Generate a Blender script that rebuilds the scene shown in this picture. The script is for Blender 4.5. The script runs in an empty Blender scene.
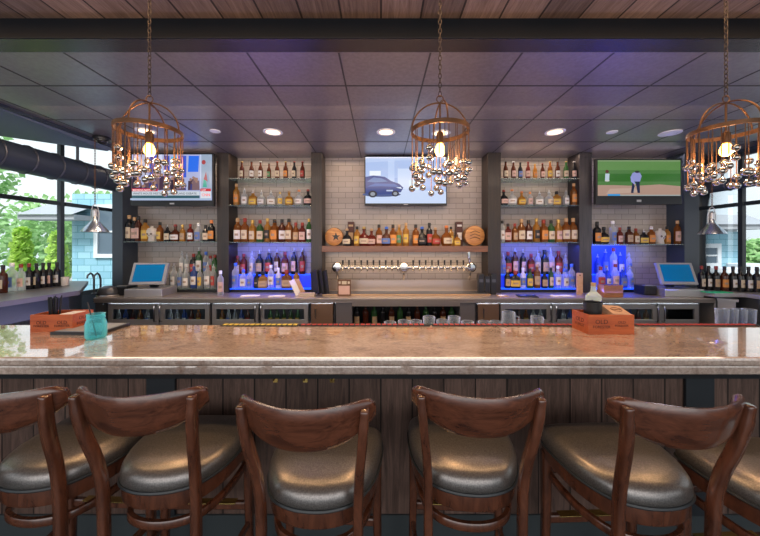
import bpy, bmesh, math, random
from mathutils import Vector, Matrix
random.seed(7)
S = bpy.context.scene
COL = S.collection
PI = math.pi
EYE = 1.58
F = 310.0
def wx(px, Y): return (px-380.0)*Y/F          # real-world X of something seen in column px standing at depth Y
def wz(py, Y): return EYE+(245.0-py)*Y/F

# ------------------------------------------------------------------ materials
MATS = {}
def newmat(name):
    m = bpy.data.materials.new(name); m.use_nodes = True
    nt = m.node_tree; b = nt.nodes['Principled BSDF']
    return m, nt, b
def pm(name, col, rough=.5, metal=0., trans=0., emit=None, es=0., coat=0., ior=1.45, spec=.5, alpha=1.):
    if name in MATS: return MATS[name]
    m, nt, b = newmat(name)
    b.inputs['Base Color'].default_value = (*col, 1)
    b.inputs['Roughness'].default_value = rough
    b.inputs['Metallic'].default_value = metal
    b.inputs['Transmission Weight'].default_value = trans
    b.inputs['Coat Weight'].default_value = coat
    b.inputs['IOR'].default_value = ior
    b.inputs['Specular IOR Level'].default_value = spec
    b.inputs['Alpha'].default_value = alpha
    if emit:
        b.inputs['Emission Color'].default_value = (*emit, 1); b.inputs['Emission Strength'].default_value = es
    MATS[name] = m
    return m
def N(nt, t, **kw):
    n = nt.nodes.new(t)
    for k, v in kw.items():
        if k in n.inputs: n.inputs[k].default_value = v
        else: setattr(n, k, v)
    return n
def ramp(nt, stops):
    r = nt.nodes.new('ShaderNodeValToRGB'); e = r.color_ramp.elements
    while len(e) < len(stops): e.new(.5)
    for i, (p, c) in enumerate(stops):
        e[i].position = p; e[i].color = (*c, 1)
    return r
def coords(nt, scale=(1,1,1), kind='Object', rot=(0,0,0)):
    tc = nt.nodes.new('ShaderNodeTexCoord'); mp = nt.nodes.new('ShaderNodeMapping')
    mp.inputs['Scale'].default_value = scale; mp.inputs['Rotation'].default_value = rot
    nt.links.new(tc.outputs[kind], mp.inputs[0]); return mp
def wood(name, c1, c2, scale=(1,1,1), rough=.35, coat=0., nscale=6., bump=.1, coatr=.1):
    m, nt, b = newmat(name)
    mp = coords(nt, scale)
    n = N(nt, 'ShaderNodeTexNoise', Scale=nscale, Detail=8., Roughness=.65, Distortion=.6)
    nt.links.new(mp.outputs[0], n.inputs['Vector'])
    r = ramp(nt, [(.3, c1), (.7, c2)])
    nt.links.new(n.outputs['Fac'], r.inputs[0]); nt.links.new(r.outputs[0], b.inputs['Base Color'])
    b.inputs['Roughness'].default_value = rough
    b.inputs['Coat Weight'].default_value = coat; b.inputs['Coat Roughness'].default_value = coatr
    bp = N(nt, 'ShaderNodeBump', Strength=bump, Distance=.004)
    nt.links.new(n.outputs['Fac'], bp.inputs['Height']); nt.links.new(bp.outputs[0], b.inputs['Normal'])
    MATS[name] = m
    return m

M_cherry = wood('cherry', (.045,.015,.009), (.145,.05,.026), (2,2,.5), .26, .6, 14, .05, .12)
M_cherry_back = wood('cherry_back', (.04,.013,.008), (.165,.055,.028), (.7,3,3), .26, .6, 12, .05, .12)
M_coldark = wood('column_wood', (.006,.004,.0035), (.028,.015,.010), (6,6,.35), .4, .1, 8, .1)
M_shelfwood = wood('shelf_wood', (.09,.03,.012), (.22,.08,.03), (.5,5,5), .35, .2, 8, .1)
M_caddy = wood('caddy_wood', (.33,.06,.014), (.52,.12,.03), (1,6,6), .5, 0, 6, .05)
M_kraft = wood('kraft', (.42,.24,.15), (.58,.36,.24), (5,5,5), .8, 0, 6, .02)
M_block = wood('block_wood', (.25,.10,.04), (.4,.17,.07), (2,8,8), .5, 0, 6, .05)
M_steel = pm('steel', (.50,.49,.50), .32, .7)
M_steel_warm = pm('steel_warm', (.50,.43,.39), .3, .75)
M_dksteel = pm('dark_steel', (.10,.105,.12), .35, .6)
M_chrome = pm('chrome', (.52,.51,.51), .12, 1.)
M_black = pm('black', (.012,.013,.016), .35)
M_rubber = pm('rubber', (.015,.016,.02), .7)
M_frame = pm('window_frame', (.022,.028,.036), .4)
M_slate = pm('slate_paint', (.035,.047,.065), .4)
M_white = pm('white_paint', (.8,.82,.84), .5)
M_brass = pm('brass', (.85,.6,.2), .25, 1.)
M_copper = pm('copper', (.16,.08,.042), .42, .75)
M_bronze = pm('bronze', (.16,.085,.05), .4, .8)
M_bluelit = pm('blue_lit', (.01,.05,.5), .3, emit=(.01,.10,1.), es=1.3)
M_bluedim = pm('blue_dim', (.02,.05,.5), .4, emit=(.02,.05,.9), es=.5)
M_glassedge = pm('glass_shelf', (.55,.75,.72), .05, 0, .85)
M_paper = pm('paper', (.75,.72,.72), .7)
M_bulb = pm('bulb', (1,.6,.2), .4, emit=(1,.46,.10), es=9.)
M_lens = pm('light_lens', (1,.9,.7), .4, emit=(1,.62,.30), es=3.6)
M_mirror = pm('drop_glass', (.42,.40,.39), .04, .95)
M_piping = pm('piping', (.02,.025,.03), .4)
M_text = pm('stencil', (.07,.015,.008), .6)

def granite():
    m, nt, b = newmat('bar_stone')
    mp = coords(nt, (1,2.2,1))
    n1 = N(nt, 'ShaderNodeTexNoise', Scale=3.5, Detail=9., Roughness=.7, Distortion=1.6)
    n2 = N(nt, 'ShaderNodeTexNoise', Scale=60., Detail=4., Roughness=.7)
    for n in (n1, n2): nt.links.new(mp.outputs[0], n.inputs['Vector'])
    r = ramp(nt, [(.28,(.33,.235,.19)), (.45,(.55,.42,.35)), (.58,(.69,.55,.47)), (.75,(.48,.38,.325))])
    nt.links.new(n1.outputs['Fac'], r.inputs[0])
    r2 = ramp(nt, [(.35,(.55,.5,.48)), (.6,(1,1,1))])
    nt.links.new(n2.outputs['Fac'], r2.inputs[0])
    mx = nt.nodes.new('ShaderNodeMixRGB'); mx.blend_type = 'MULTIPLY'; mx.inputs[0].default_value = .7
    nt.links.new(r.outputs[0], mx.inputs[1]); nt.links.new(r2.outputs[0], mx.inputs[2])
    nt.links.new(mx.outputs[0], b.inputs['Base Color'])
    b.inputs['Roughness'].default_value = .12; b.inputs['Specular IOR Level'].default_value = .7
    b.inputs['Coat Weight'].default_value = 1.; b.inputs['Coat Roughness'].default_value = .025; b.inputs['Coat IOR'].default_value = 2.1
    return m
M_stone = granite()

def vinyl():
    m, nt, b = newmat('seat_vinyl')
    mp = coords(nt, (1,1,1))
    n = N(nt, 'ShaderNodeTexNoise', Scale=220., Detail=3., Roughness=.6)
    nt.links.new(mp.outputs[0], n.inputs['Vector'])
    r = ramp(nt, [(.35,(.15,.14,.135)), (.65,(.26,.24,.23))])
    nt.links.new(n.outputs['Fac'], r.inputs[0]); nt.links.new(r.outputs[0], b.inputs['Base Color'])
    b.inputs['Metallic'].default_value = .75; b.inputs['Roughness'].default_value = .34
    bp = N(nt, 'ShaderNodeBump', Strength=.15, Distance=.001)
    nt.links.new(n.outputs['Fac'], bp.inputs['Height']); nt.links.new(bp.outputs[0], b.inputs['Normal'])
    return m
M_vinyl = vinyl()

def tilewall():
    m, nt, b = newmat('subway_tile')
    mp = coords(nt, (1,1,1), 'Object', (PI/2,0,0))
    br = N(nt, 'ShaderNodeTexBrick', Scale=1.)
    br.inputs['Brick Width'].default_value = .20; br.inputs['Row Height'].default_value = .078
    br.inputs['Mortar Size'].default_value = .0035; br.inputs['Mortar Smooth'].default_value = .2
    br.inputs['Color1'].default_value = (.33,.285,.255,1); br.inputs['Color2'].default_value = (.37,.32,.29,1)
    br.inputs['Mortar'].default_value = (.20,.165,.145,1)
    nt.links.new(mp.outputs[0], br.inputs['Vector'])
    nt.links.new(br.outputs['Color'], b.inputs['Base Color'])
    b.inputs['Roughness'].default_value = .22
    bp = N(nt, 'ShaderNodeBump', Strength=.4, Distance=.003); bp.invert = True
    nt.links.new(br.outputs['Fac'], bp.inputs['Height']); nt.links.new(bp.outputs[0], b.inputs['Normal'])
    return m
M_tile = tilewall()

def ceiltile():
    m, nt, b = newmat('ceiling_tile')
    mp = coords(nt, (1,1,1))
    n = N(nt, 'ShaderNodeTexNoise', Scale=40., Detail=5.)
    nt.links.new(mp.outputs[0], n.inputs['Vector'])
    r = ramp(nt, [(.3,(.27,.24,.255)), (.7,(.33,.30,.315))])
    nt.links.new(n.outputs['Fac'], r.inputs[0]); nt.links.new(r.outputs[0], b.inputs['Base Color'])
    b.inputs['Roughness'].default_value = .33; b.inputs['Metallic'].default_value = .6
    return m
M_ceil = ceiltile()

def planks(name, c1, c2, width, rough=.6, axis='X', grain=(14,1,14), joint=.012, spec=.3):
    """boards laid side by side along `axis`; the joint lines and tone changes are in the material"""
    m, nt, b = newmat(name)
    tc = nt.nodes.new('ShaderNodeTexCoord'); sp = nt.nodes.new('ShaderNodeSeparateXYZ')
    nt.links.new(tc.outputs['Object'], sp.inputs[0])
    dv = N(nt, 'ShaderNodeMath', operation='DIVIDE'); dv.inputs[1].default_value = width
    nt.links.new(sp.outputs[axis], dv.inputs[0])
    fl = N(nt, 'ShaderNodeMath', operation='FLOOR'); fr = N(nt, 'ShaderNodeMath', operation='FRACT')
    nt.links.new(dv.outputs[0], fl.inputs[0]); nt.links.new(dv.outputs[0], fr.inputs[0])
    wn = nt.nodes.new('ShaderNodeTexWhiteNoise'); wn.noise_dimensions = '1D'
    nt.links.new(fl.outputs[0], wn.inputs['W'])
    mp = nt.nodes.new('ShaderNodeMapping'); mp.inputs['Scale'].default_value = grain
    nt.links.new(tc.outputs['Object'], mp.inputs[0])
    off = N(nt, 'ShaderNodeVectorMath', operation='ADD')
    nt.links.new(mp.outputs[0], off.inputs[0]); nt.links.new(wn.outputs['Color'], off.inputs[1])
    n = N(nt, 'ShaderNodeTexNoise', Scale=3., Detail=9., Roughness=.7, Distortion=1.2)
    nt.links.new(off.outputs[0], n.inputs['Vector'])
    r = ramp(nt, [(.3,c1), (.7,c2)])
    nt.links.new(n.outputs['Fac'], r.inputs[0])
    mr = N(nt, 'ShaderNodeMapRange'); mr.inputs['To Min'].default_value = .65; mr.inputs['To Max'].default_value = 1.25
    nt.links.new(wn.outputs['Value'], mr.inputs['Value'])
    mx = N(nt, 'ShaderNodeVectorMath', operation='SCALE')
    nt.links.new(r.outputs[0], mx.inputs[0]); nt.links.new(mr.outputs[0], mx.inputs['Scale'])
    g = N(nt, 'ShaderNodeMath', operation='GREATER_THAN'); g.inputs[1].default_value = joint/width
    nt.links.new(fr.outputs[0], g.inputs[0])
    gm = N(nt, 'ShaderNodeMapRange'); gm.inputs['To Min'].default_value = .12; gm.inputs['To Max'].default_value = 1.
    nt.links.new(g.outputs[0], gm.inputs['Value'])
    m2 = N(nt, 'ShaderNodeVectorMath', operation='SCALE')
    nt.links.new(mx.outputs[0], m2.inputs[0]); nt.links.new(gm.outputs[0], m2.inputs['Scale'])
    nt.links.new(m2.outputs[0], b.inputs['Base Color'])
    b.inputs['Roughness'].default_value = rough; b.inputs['Specular IOR Level'].default_value = spec
    bp = N(nt, 'ShaderNodeBump', Strength=.35, Distance=.004)
    nt.links.new(n.outputs['Fac'], bp.inputs['Height']); nt.links.new(bp.outputs[0], b.inputs['Normal'])
    return m
M_plankceil = planks('plank_ceiling', (.11,.07,.055), (.29,.21,.18), .24)
M_plankbar = planks('plank_bar', (.05,.03,.025), (.19,.115,.09), .168, grain=(14,14,1), joint=.008)
M_floor = planks('floor_boards', (.02,.026,.03), (.05,.06,.066), .9, .35, grain=(3,3,1))

def shingle():
    m, nt, b = newmat('shingle')
    mp = coords(nt, (1,1,1), 'Object', (PI/2,0,0))
    br = N(nt, 'ShaderNodeTexBrick', Scale=1.)
    br.inputs['Brick Width'].default_value = .34; br.inputs['Row Height'].default_value = .17
    br.inputs['Mortar Size'].default_value = .008
    br.inputs['Color1'].default_value = (.24,.47,.58,1); br.inputs['Color2'].default_value = (.36,.60,.70,1)
    br.inputs['Mortar'].default_value = (.12,.32,.38,1)
    nt.links.new(mp.outputs[0], br.inputs['Vector']); nt.links.new(br.outputs['Color'], b.inputs['Base Color'])
    b.inputs['Roughness'].default_value = .7
    return m
M_shingle = shingle()

def leafmat(name, c1, c2):
    m, nt, b = newmat(name)
    n = N(nt, 'ShaderNodeTexNoise', Scale=3., Detail=3.)
    mp = coords(nt); nt.links.new(mp.outputs[0], n.inputs['Vector'])
    r = ramp(nt, [(.35,c1), (.65,c2)]); nt.links.new(n.outputs['Fac'], r.inputs[0])
    nt.links.new(r.outputs[0], b.inputs['Base Color']); b.inputs['Roughness'].default_value = .6
    b.inputs['Subsurface Weight'].default_value = 0
    tr = nt.nodes.new('ShaderNodeBsdfTranslucent'); mixs = nt.nodes.new('ShaderNodeMixShader'); mixs.inputs[0].default_value = .4
    nt.links.new(r.outputs[0], tr.inputs[0])
    out = nt.nodes['Material Output']
    nt.links.new(b.outputs[0], mixs.inputs[1]); nt.links.new(tr.outputs[0], mixs.inputs[2]); nt.links.new(mixs.outputs[0], out.inputs[0])
    return m
M_leaf = leafmat('tree_leaf', (.20,.42,.13), (.52,.74,.34))
M_leaf2 = leafmat('cedar_leaf', (.35,.60,.06), (.65,.85,.2))
M_bark = wood('bark', (.05,.035,.025), (.12,.09,.06), (4,4,1), .9)

def thinglass():
    m = bpy.data.materials.new('pane_glass'); m.use_nodes = True; nt = m.node_tree; nt.nodes.clear()
    o = nt.nodes.new('ShaderNodeOutputMaterial'); t = nt.nodes.new('ShaderNodeBsdfTransparent'); g = nt.nodes.new('ShaderNodeBsdfGlossy')
    t.inputs[0].default_value = (.93,.97,.97,1); g.inputs['Roughness'].default_value = .02
    fr = nt.nodes.new('ShaderNodeFresnel'); fr.inputs[0].default_value = 1.45
    mx = nt.nodes.new('ShaderNodeMixShader')
    nt.links.new(fr.outputs[0], mx.inputs[0]); nt.links.new(t.outputs[0], mx.inputs[1]); nt.links.new(g.outputs[0], mx.inputs[2])
    nt.links.new(mx.outputs[0], o.inputs[0]); return m
M_pane = thinglass()
def glassmix(name, col, tr=.55, rough=.04, gloss=.5):
    """cheap coloured glass: tinted see-through + reflective body"""
    m = bpy.data.materials.new(name); m.use_nodes = True; nt = m.node_tree; b = nt.nodes['Principled BSDF']
    b.inputs['Base Color'].default_value = (*col,1); b.inputs['Roughness'].default_value = rough
    b.inputs['Specular IOR Level'].default_value = gloss; b.inputs['Coat Weight'].default_value = .4
    t = nt.nodes.new('ShaderNodeBsdfTransparent'); t.inputs[0].default_value = (*[min(1, c**.5) for c in col],1)
    tl = nt.nodes.new('ShaderNodeBsdfTranslucent'); tl.inputs[0].default_value = (*[min(1, c*1.6) for c in col],1)
    m1 = nt.nodes.new('ShaderNodeMixShader'); m1.inputs[0].default_value = .45
    nt.links.new(b.outputs[0], m1.inputs[1]); nt.links.new(tl.outputs[0], m1.inputs[2])
    mx = nt.nodes.new('ShaderNodeMixShader'); lw = nt.nodes.new('ShaderNodeLayerWeight'); lw.inputs[0].default_value = .35
    mr = nt.nodes.new('ShaderNodeMapRange'); mr.inputs['To Min'].default_value = tr; mr.inputs['To Max'].default_value = tr*.15
    nt.links.new(lw.outputs['Facing'], mr.inputs[0]); nt.links.new(mr.outputs[0], mx.inputs[0])
    nt.links.new(m1.outputs[0], mx.inputs[1]); nt.links.new(t.outputs[0], mx.inputs[2])
    nt.links.new(mx.outputs[0], nt.nodes['Material Output'].inputs[0])
    return m
GL = {
 'amber': glassmix('g_amber', (.30,.105,.022), .35), 'gold': glassmix('g_gold', (.50,.25,.045), .35),
 'brown': glassmix('g_brown', (.10,.025,.012), .15), 'clear': glassmix('g_clear', (.80,.84,.86), .72),
 'green': glassmix('g_green', (.05,.16,.05), .3), 'dark': glassmix('g_dark', (.018,.018,.022), .1),
 'blue': glassmix('g_blue', (.08,.16,.5), .5), 'red': glassmix('g_red', (.20,.03,.02), .35),
 'white': glassmix('g_white', (.78,.74,.70), .1, .3), 'teal': glassmix('g_teal', (.32,.88,.96), .86)}
LB = {k: pm('lab_'+k, c, .6) for k, c in {'cream':(.55,.46,.33), 'white':(.62,.60,.58), 'black':(.02,.02,.02), 'red':(.40,.05,.04),
     'yellow':(.60,.40,.07), 'orange':(.58,.23,.05), 'blue':(.10,.17,.42), 'green':(.08,.22,.10), 'tan':(.42,.29,.17), 'pink':(.55,.36,.31)}.items()}
CP = {k: pm('cap_'+k, c, .4, mt) for k, c, mt in (('black',(.015,.015,.015),0),('gold',(.6,.4,.12),.8),('red',(.28,.03,.02),0),('silver',(.6,.6,.62),.9),
      ('orange',(.7,.22,.06),0),('brown',(.12,.05,.02),0),('white',(.8,.8,.8),0),('cork',(.45,.28,.14),0),('blue',(.05,.15,.6),0))}
BAND = pm('label_band', (.30,.22,.17), .6)

# ------------------------------------------------------------------ mesh helpers
class MB:
    def __init__(s): s.bm = bmesh.new(); s.mi = 0
    def _f(s, vs):
        try:
            f = s.bm.faces.new(vs); f.material_index = s.mi; return f
        except ValueError: return None
    def box(s, x0, x1, y0, y1, z0, z1, mat=None, bev=0.):
        bm2 = bmesh.new(); bmesh.ops.create_cube(bm2, size=1.)
        for v in bm2.verts:
            v.co = Vector(((x0+x1)/2+v.co.x*(x1-x0), (y0+y1)/2+v.co.y*(y1-y0), (z0+z1)/2+v.co.z*(z1-z0)))
        if bev > 0: bmesh.ops.bevel(bm2, geom=bm2.edges[:], offset=bev, segments=2, profile=.6, affect='EDGES')
        s.merge(bm2, mat); return s
    def merge(s, bm2, mat=None):
        mp = {}
        for v in bm2.verts: mp[v] = s.bm.verts.new(mat @ v.co if mat else v.co)
        for f in bm2.faces:
            nf = s._f([mp[v] for v in f.verts])
        bm2.free()
    def quad(s, *p): s._f([s.bm.verts.new(q) for q in p]); return s
    def prism(s, pts, z0, z1):
        a = [s.bm.verts.new((x, y, z0)) for x, y in pts]; b = [s.bm.verts.new((x, y, z1)) for x, y in pts]
        n = len(pts)
        s._f(a[::-1]); s._f(b)
        for i in range(n): s._f([a[i], a[(i+1)%n], b[(i+1)%n], b[i]])
        return s
    def lathe(s, prof, seg=16, c=(0,0,0), sq=0., cap=True, ax='Z', sy=1.):
        """prof list of (r,z). sq>0 makes the section squarish"""
        rings = []
        for r, z in prof:
            if r < 1e-6:
                p = Vector((0,0,z)); rings.append([s.bm.verts.new(s._ax(p, ax)+Vector(c))]); continue
            ring = []
            for i in range(seg):
                a = 2*PI*(i+.5)/seg; k = 1.
                if sq: k = 1./((abs(math.cos(a))**sq+abs(math.sin(a))**sq)**(1./sq))
                ring.append(s.bm.verts.new(s._ax(Vector((r*k*math.cos(a), r*k*math.sin(a)*sy, z)), ax)+Vector(c)))
            rings.append(ring)
        for A, B in zip(rings, rings[1:]):
            if len(A) == 1 and len(B) == 1: continue
            if len(A) == 1:
                for i in range(seg): s._f([A[0], B[(i+1)%seg], B[i]])
            elif len(B) == 1:
                for i in range(seg): s._f([A[i], A[(i+1)%seg], B[0]])
            else:
                for i in range(seg): s._f([A[i], A[(i+1)%seg], B[(i+1)%seg], B[i]])
        if cap:
            if len(rings[0]) > 1: s._f(rings[0][::-1])
            if len(rings[-1]) > 1: s._f(rings[-1])
        return s
    def _ax(s, p, ax):
        if ax == 'Y': return Vector((p.x, -p.z, p.y))      # axis pointing to -Y
        if ax == 'X': return Vector((p.z, p.y, p.x))
        return p
    def tube(s, pts, r, seg=8, closed=False, rad=None, rect=None):
        pts = [Vector(p) for p in pts]; n = len(pts); rings = []
        prev = None
        for i, p in enumerate(pts):
            if closed: t = pts[(i+1)%n]-pts[i-1]
            else: t = pts[min(i+1,n-1)]-pts[max(i-1,0)]
            t.normalize()
            if prev is None:
                ref = Vector((0,0,1)) if abs(t.z) < .9 else Vector((0,1,0))
                u = t.cross(ref).normalized()
            else: u = (prev-t*prev.dot(t)).normalized()
            prev = u; v = t.cross(u)
            rr = rad[i] if rad else r
            ring = []
            if rect:
                a, b = rect
                for (k, l) in ((-1,-.7),(-.7,-1),(.7,-1),(1,-.7),(1,.7),(.7,1),(-.7,1),(-1,.7)):
                    ring.append(s.bm.verts.new(p+u*k*a*rr+v*l*b*rr))
            else:
                for j in range(seg):
                    a = 2*PI*j/seg; ring.append(s.bm.verts.new(p+u*math.cos(a)*rr+v*math.sin(a)*rr))
            rings.append(ring)
        m = len(rings[0])
        for i in range(n if closed else n-1):
            A, B = rings[i], rings[(i+1)%n]
            for j in range(m): s._f([A[j], A[(j+1)%m], B[(j+1)%m], B[j]])
        if not closed: s._f(rings[0][::-1]); s._f(rings[-1])
        return s
    def sphere(s, c, r, sc=(1,1,1), sub=2):
        b2 = bmesh.new(); bmesh.ops.create_icosphere(b2, subdivisions=sub, radius=r)
        for v in b2.verts: v.co = Vector((v.co.x*sc[0], v.co.y*sc[1], v.co.z*sc[2]))+Vector(c)
        s.merge(b2); return s
    def mesh(s, name, mats, smooth=False, ang=35):
        bmesh.ops.recalc_face_normals(s.bm, faces=s.bm.faces[:])
        me = bpy.data.meshes.new(name); s.bm.to_mesh(me); s.bm.free()
        for m in (mats if isinstance(mats, (list,tuple)) else [mats]): me.materials.append(m)
        if smooth:
            for p in me.polygons: p.use_smooth = True
            if hasattr(me, 'set_sharp_from_angle'): me.set_sharp_from_angle(angle=math.radians(ang))
        return me
    def build(s, name, mats, parent=None, smooth=False, loc=None, rz=0, ang=35):
        o = bpy.data.objects.new(name, s.mesh(name, mats, smooth, ang)); COL.objects.link(o)
        if parent: o.parent = parent
        if loc: o.location = loc
        if rz: o.rotation_euler.z = rz
        return o
def tag(o, label, cat, group=None):
    o['label'] = label; o['category'] = cat
    if group: o['group'] = group
    return o
def struct(o): o['kind'] = 'structure'; return o
def empty(name, loc=(0,0,0), rz=0):
    o = bpy.data.objects.new(name, None); COL.objects.link(o); o.location = loc; o.rotation_euler.z = rz
    o.empty_display_size = .05; return o
def dup(root, loc=None, rz=None):
    def cp(o, par):
        c = o.copy(); COL.objects.link(c)
        if par: c.parent = par
        for ch in o.children: cp(ch, c)
        return c
    r = cp(root, None)
    if loc is not None: r.location = loc
    if rz is not None: r.rotation_euler.z = rz
    return r
def textobj(txt, size, mat, parent, name='lettering', loc=(0,0,0), rot=(PI/2,0,0), ext=.0004, align='CENTER'):
    cu = bpy.data.curves.new(name, 'FONT'); cu.body = txt; cu.size = size; cu.extrude = ext; cu.align_x = align; cu.resolution_u = 2
    tmp = bpy.data.objects.new(name, cu); COL.objects.link(tmp)
    dg = bpy.context.evaluated_depsgraph_get(); me = bpy.data.meshes.new_from_object(tmp.evaluated_get(dg))
    bpy.data.objects.remove(tmp); o = bpy.data.objects.new(name, me); me.materials.clear(); me.materials.append(mat); COL.objects.link(o)
    o.parent = parent; o.location = loc; o.rotation_euler = rot
    return o
def smooth_closed(pts, sub=5):
    out = []; n = len(pts)
    for i in range(n):
        p0, p1, p2, p3 = [Vector(pts[(i+k)%n]) for k in (-1,0,1,2)]
        for j in range(sub):
            t = j/sub
            out.append(.5*((2*p1)+(-p0+p2)*t+(2*p0-5*p1+4*p2-p3)*t*t+(-p0+3*p1-3*p2+p3)*t**3))
    return out
def smooth_open(pts, sub=5):
    pts = [Vector(p) for p in pts]; out = []; n = len(pts)
    for i in range(n-1):
        p0 = pts[max(i-1,0)]; p1 = pts[i]; p2 = pts[i+1]; p3 = pts[min(i+2,n-1)]
        for j in range(sub):
            t = j/sub
            out.append(.5*((2*p1)+(-p0+p2)*t+(2*p0-5*p1+4*p2-p3)*t*t+(-p0+3*p1-3*p2+p3)*t**3))
    out.append(pts[-1]); return out
ORD = ['first','second','third','fourth','fifth','sixth','seventh','eighth','ninth','tenth','eleventh','twelfth','thirteenth','fourteenth','fifteenth']

# ------------------------------------------------------------------ shell
CZ = 2.84; PZ = 2.96
YB = 4.49; YF = 4.22
XL = -4.3; XR = 4.75
struct(MB().box(-5,5.5,-3.5,5.3,-.1,0).build('floor', M_floor))
struct(MB().box(-3.37,4.75,2.02,4.72,CZ,CZ+.05).build('ceiling', M_ceil))
# dark grid lines in the tiled ceiling (thin T bars just below the tiles)
g = MB()
d0 = 1.26*F/159.3
k = -7
while True:
    X = wx(118, d0)+ k*.61*.985
    k += 1
    if X < -3.3: continue
    if X > 4.7: break
    g.box(X-.006, X+.006, 2.03, 4.7, CZ-.003, CZ)
for yy in (d0, d0+.665, d0+1.33): g.box(-3.36,4.74, yy-.006, yy+.006, CZ-.003, CZ)
struct(g.build('trim_1', pm('grid', (.05,.045,.05), .4)))
struct(MB().box(-5,5.5,-3.5,1.89,PZ,PZ+.05).build('ceiling_boards', M_plankceil))
struct(MB().box(-5,5.5,1.887,2.03,CZ,PZ+.05, bev=.004).build('beam', pm('beam_paint', (.008,.009,.012), .5, 0, spec=.25)))
struct(MB().box(-5,5.5,1.895,2.022,CZ-.0015,CZ-.0005).build('trim_2', pm('beam_soffit', (.10,.09,.095), .25, .7)))
# soffit over left window and edge track
struct(MB().box(XL-.12,-3.37,-3.5,5.2,3.30,3.35).box(-3.42,-3.37,2.03,5.2,CZ-.03,3.3).build('ceiling_side', M_slate))
so_=MB(); P_=[(-3.40,3.98,2.83),(-3.43,3.9,2.76),(-4.3,2.6,2.65),(-4.3,2.03,2.64),(-3.40,2.03,2.83)]
v1=[so_.bm.verts.new(p) for p in P_]; v2=[so_.bm.verts.new((p[0],p[1],p[2]+.03)) for p in P_]; so_._f(v1); so_._f(v2[::-1])
for i in range(5): so_._f([v1[i],v2[i],v2[(i+1)%5],v1[(i+1)%5]])
struct(so_.build('ceiling_soffit', pm('soffit_blue',(.10,.13,.18),.4)))
struct(MB().box(-3.65,4.343,YB,YB+.1,0,CZ).build('wall_back', M_tile))
struct(MB().box(XL-.1,-3.65,5.1,5.2,0,3.35).build('wall_back_left', M_slate))
struct(MB().box(4.34,XR+.1,4.66,4.75,0,CZ).build('wall_back_right', M_slate))
cols = [(-3.648,-3.505),(-2.219,-2.06),(-.939,-.79),(1.470,1.647),(2.715,2.886),(4.145,4.343)]
for i,(a,b_) in enumerate(cols):
    m = M_coldark if 0 < i < 5 else M_slate
    if i == 4: m = wood('column_wood_grey', (.018,.016,.02), (.05,.042,.045), (6,6,.35), .4, .1, 8, .1)
    struct(MB().box(a,b_,YF,YB,0,CZ, bev=.004).build('trim_%d'%(i+3), m))
# side walls: left / right window walls (sill wall, header, frames, panes)
def window_wall(X, side, y0, y1, mull, ztr, sill=.85, head=2.72, top=CZ+.15):
    s = -1 if side == 'left' else 1
    struct(MB().box(min(X,X+s*.12),max(X,X+s*.12),-3.5,y1,0,sill).build('wall_'+side, M_slate))
    struct(MB().box(min(X,X+s*.12),max(X,X+s*.12),-3.5,y1,head,top).build('wall_%s_header'%side, M_slate))
    ys = [y0]+mull+[y1]
    for i in range(len(ys)-1):
        a, b = ys[i], ys[i+1]
        f = MB(); x0, x1 = min(X,X+s*.05), max(X,X+s*.05)
        f.box(x0,x1,a,a+.026,sill,head).box(x0,x1,b-.026,b,sill,head).box(x0,x1,a+.045,b-.045,sill,sill+.06).box(x0,x1,a+.045,b-.045,head-.05,head)
        f.box(x0,x1,a+.045,b-.045,ztr-.025,ztr+.025)
        w = struct(f.build('window_%d'%(i+1+(0 if s<0 else 4)), M_frame))
        MB().quad((X+s*.035,a,sill),(X+s*.035,b,sill),(X+s*.035,b,head),(X+s*.035,a,head)).build('pane', M_pane, w)
window_wall(XL,'left',-1.2,5.1,[1.1,2.65,4.2],2.14,head=3.15,top=3.4)
window_wall(XR,'right',-1.2,4.66,[1.0,2.55,4.09],2.12,head=2.80)

# ducts beneath the soffits along both window walls
for s, X, ya, yb, zc, nm, kr in ((-1,-3.62,2.1,4.21,2.45,'left',1.),(1,4.55,2.1,4.62,2.37,'right',.55)):
    d = empty('air_duct',(X,(ya+yb)/2,zc))
    L = (yb-ya)/2
    b = MB(); b.lathe([(.13*kr,-L),(.14*kr,-L),(.14*kr,L),(.13*kr,L)],20,ax='Y'); b.build('duct_tube', M_slate, d, True)
    for q in range(7):
        yy = -L+.25+q*(2*L-.5)/6
        r = MB(); r.tube([(.143*kr*math.cos(t*PI/10),yy,.143*kr*math.sin(t*PI/10)) for t in range(20)],.008,6,True); r.build('duct_band', M_dksteel, d, True)
    for yy in (-L+.5, L-.5): MB().box(-.01,.01,yy-.01,yy+.01,.13*kr,(3.3 if s<0 else CZ)-zc).build('hanger_rod', M_dksteel, d)
    tag(d, 'dark round air duct hanging above the %s windows'%nm, 'duct', 'ducts above the windows')

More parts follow.
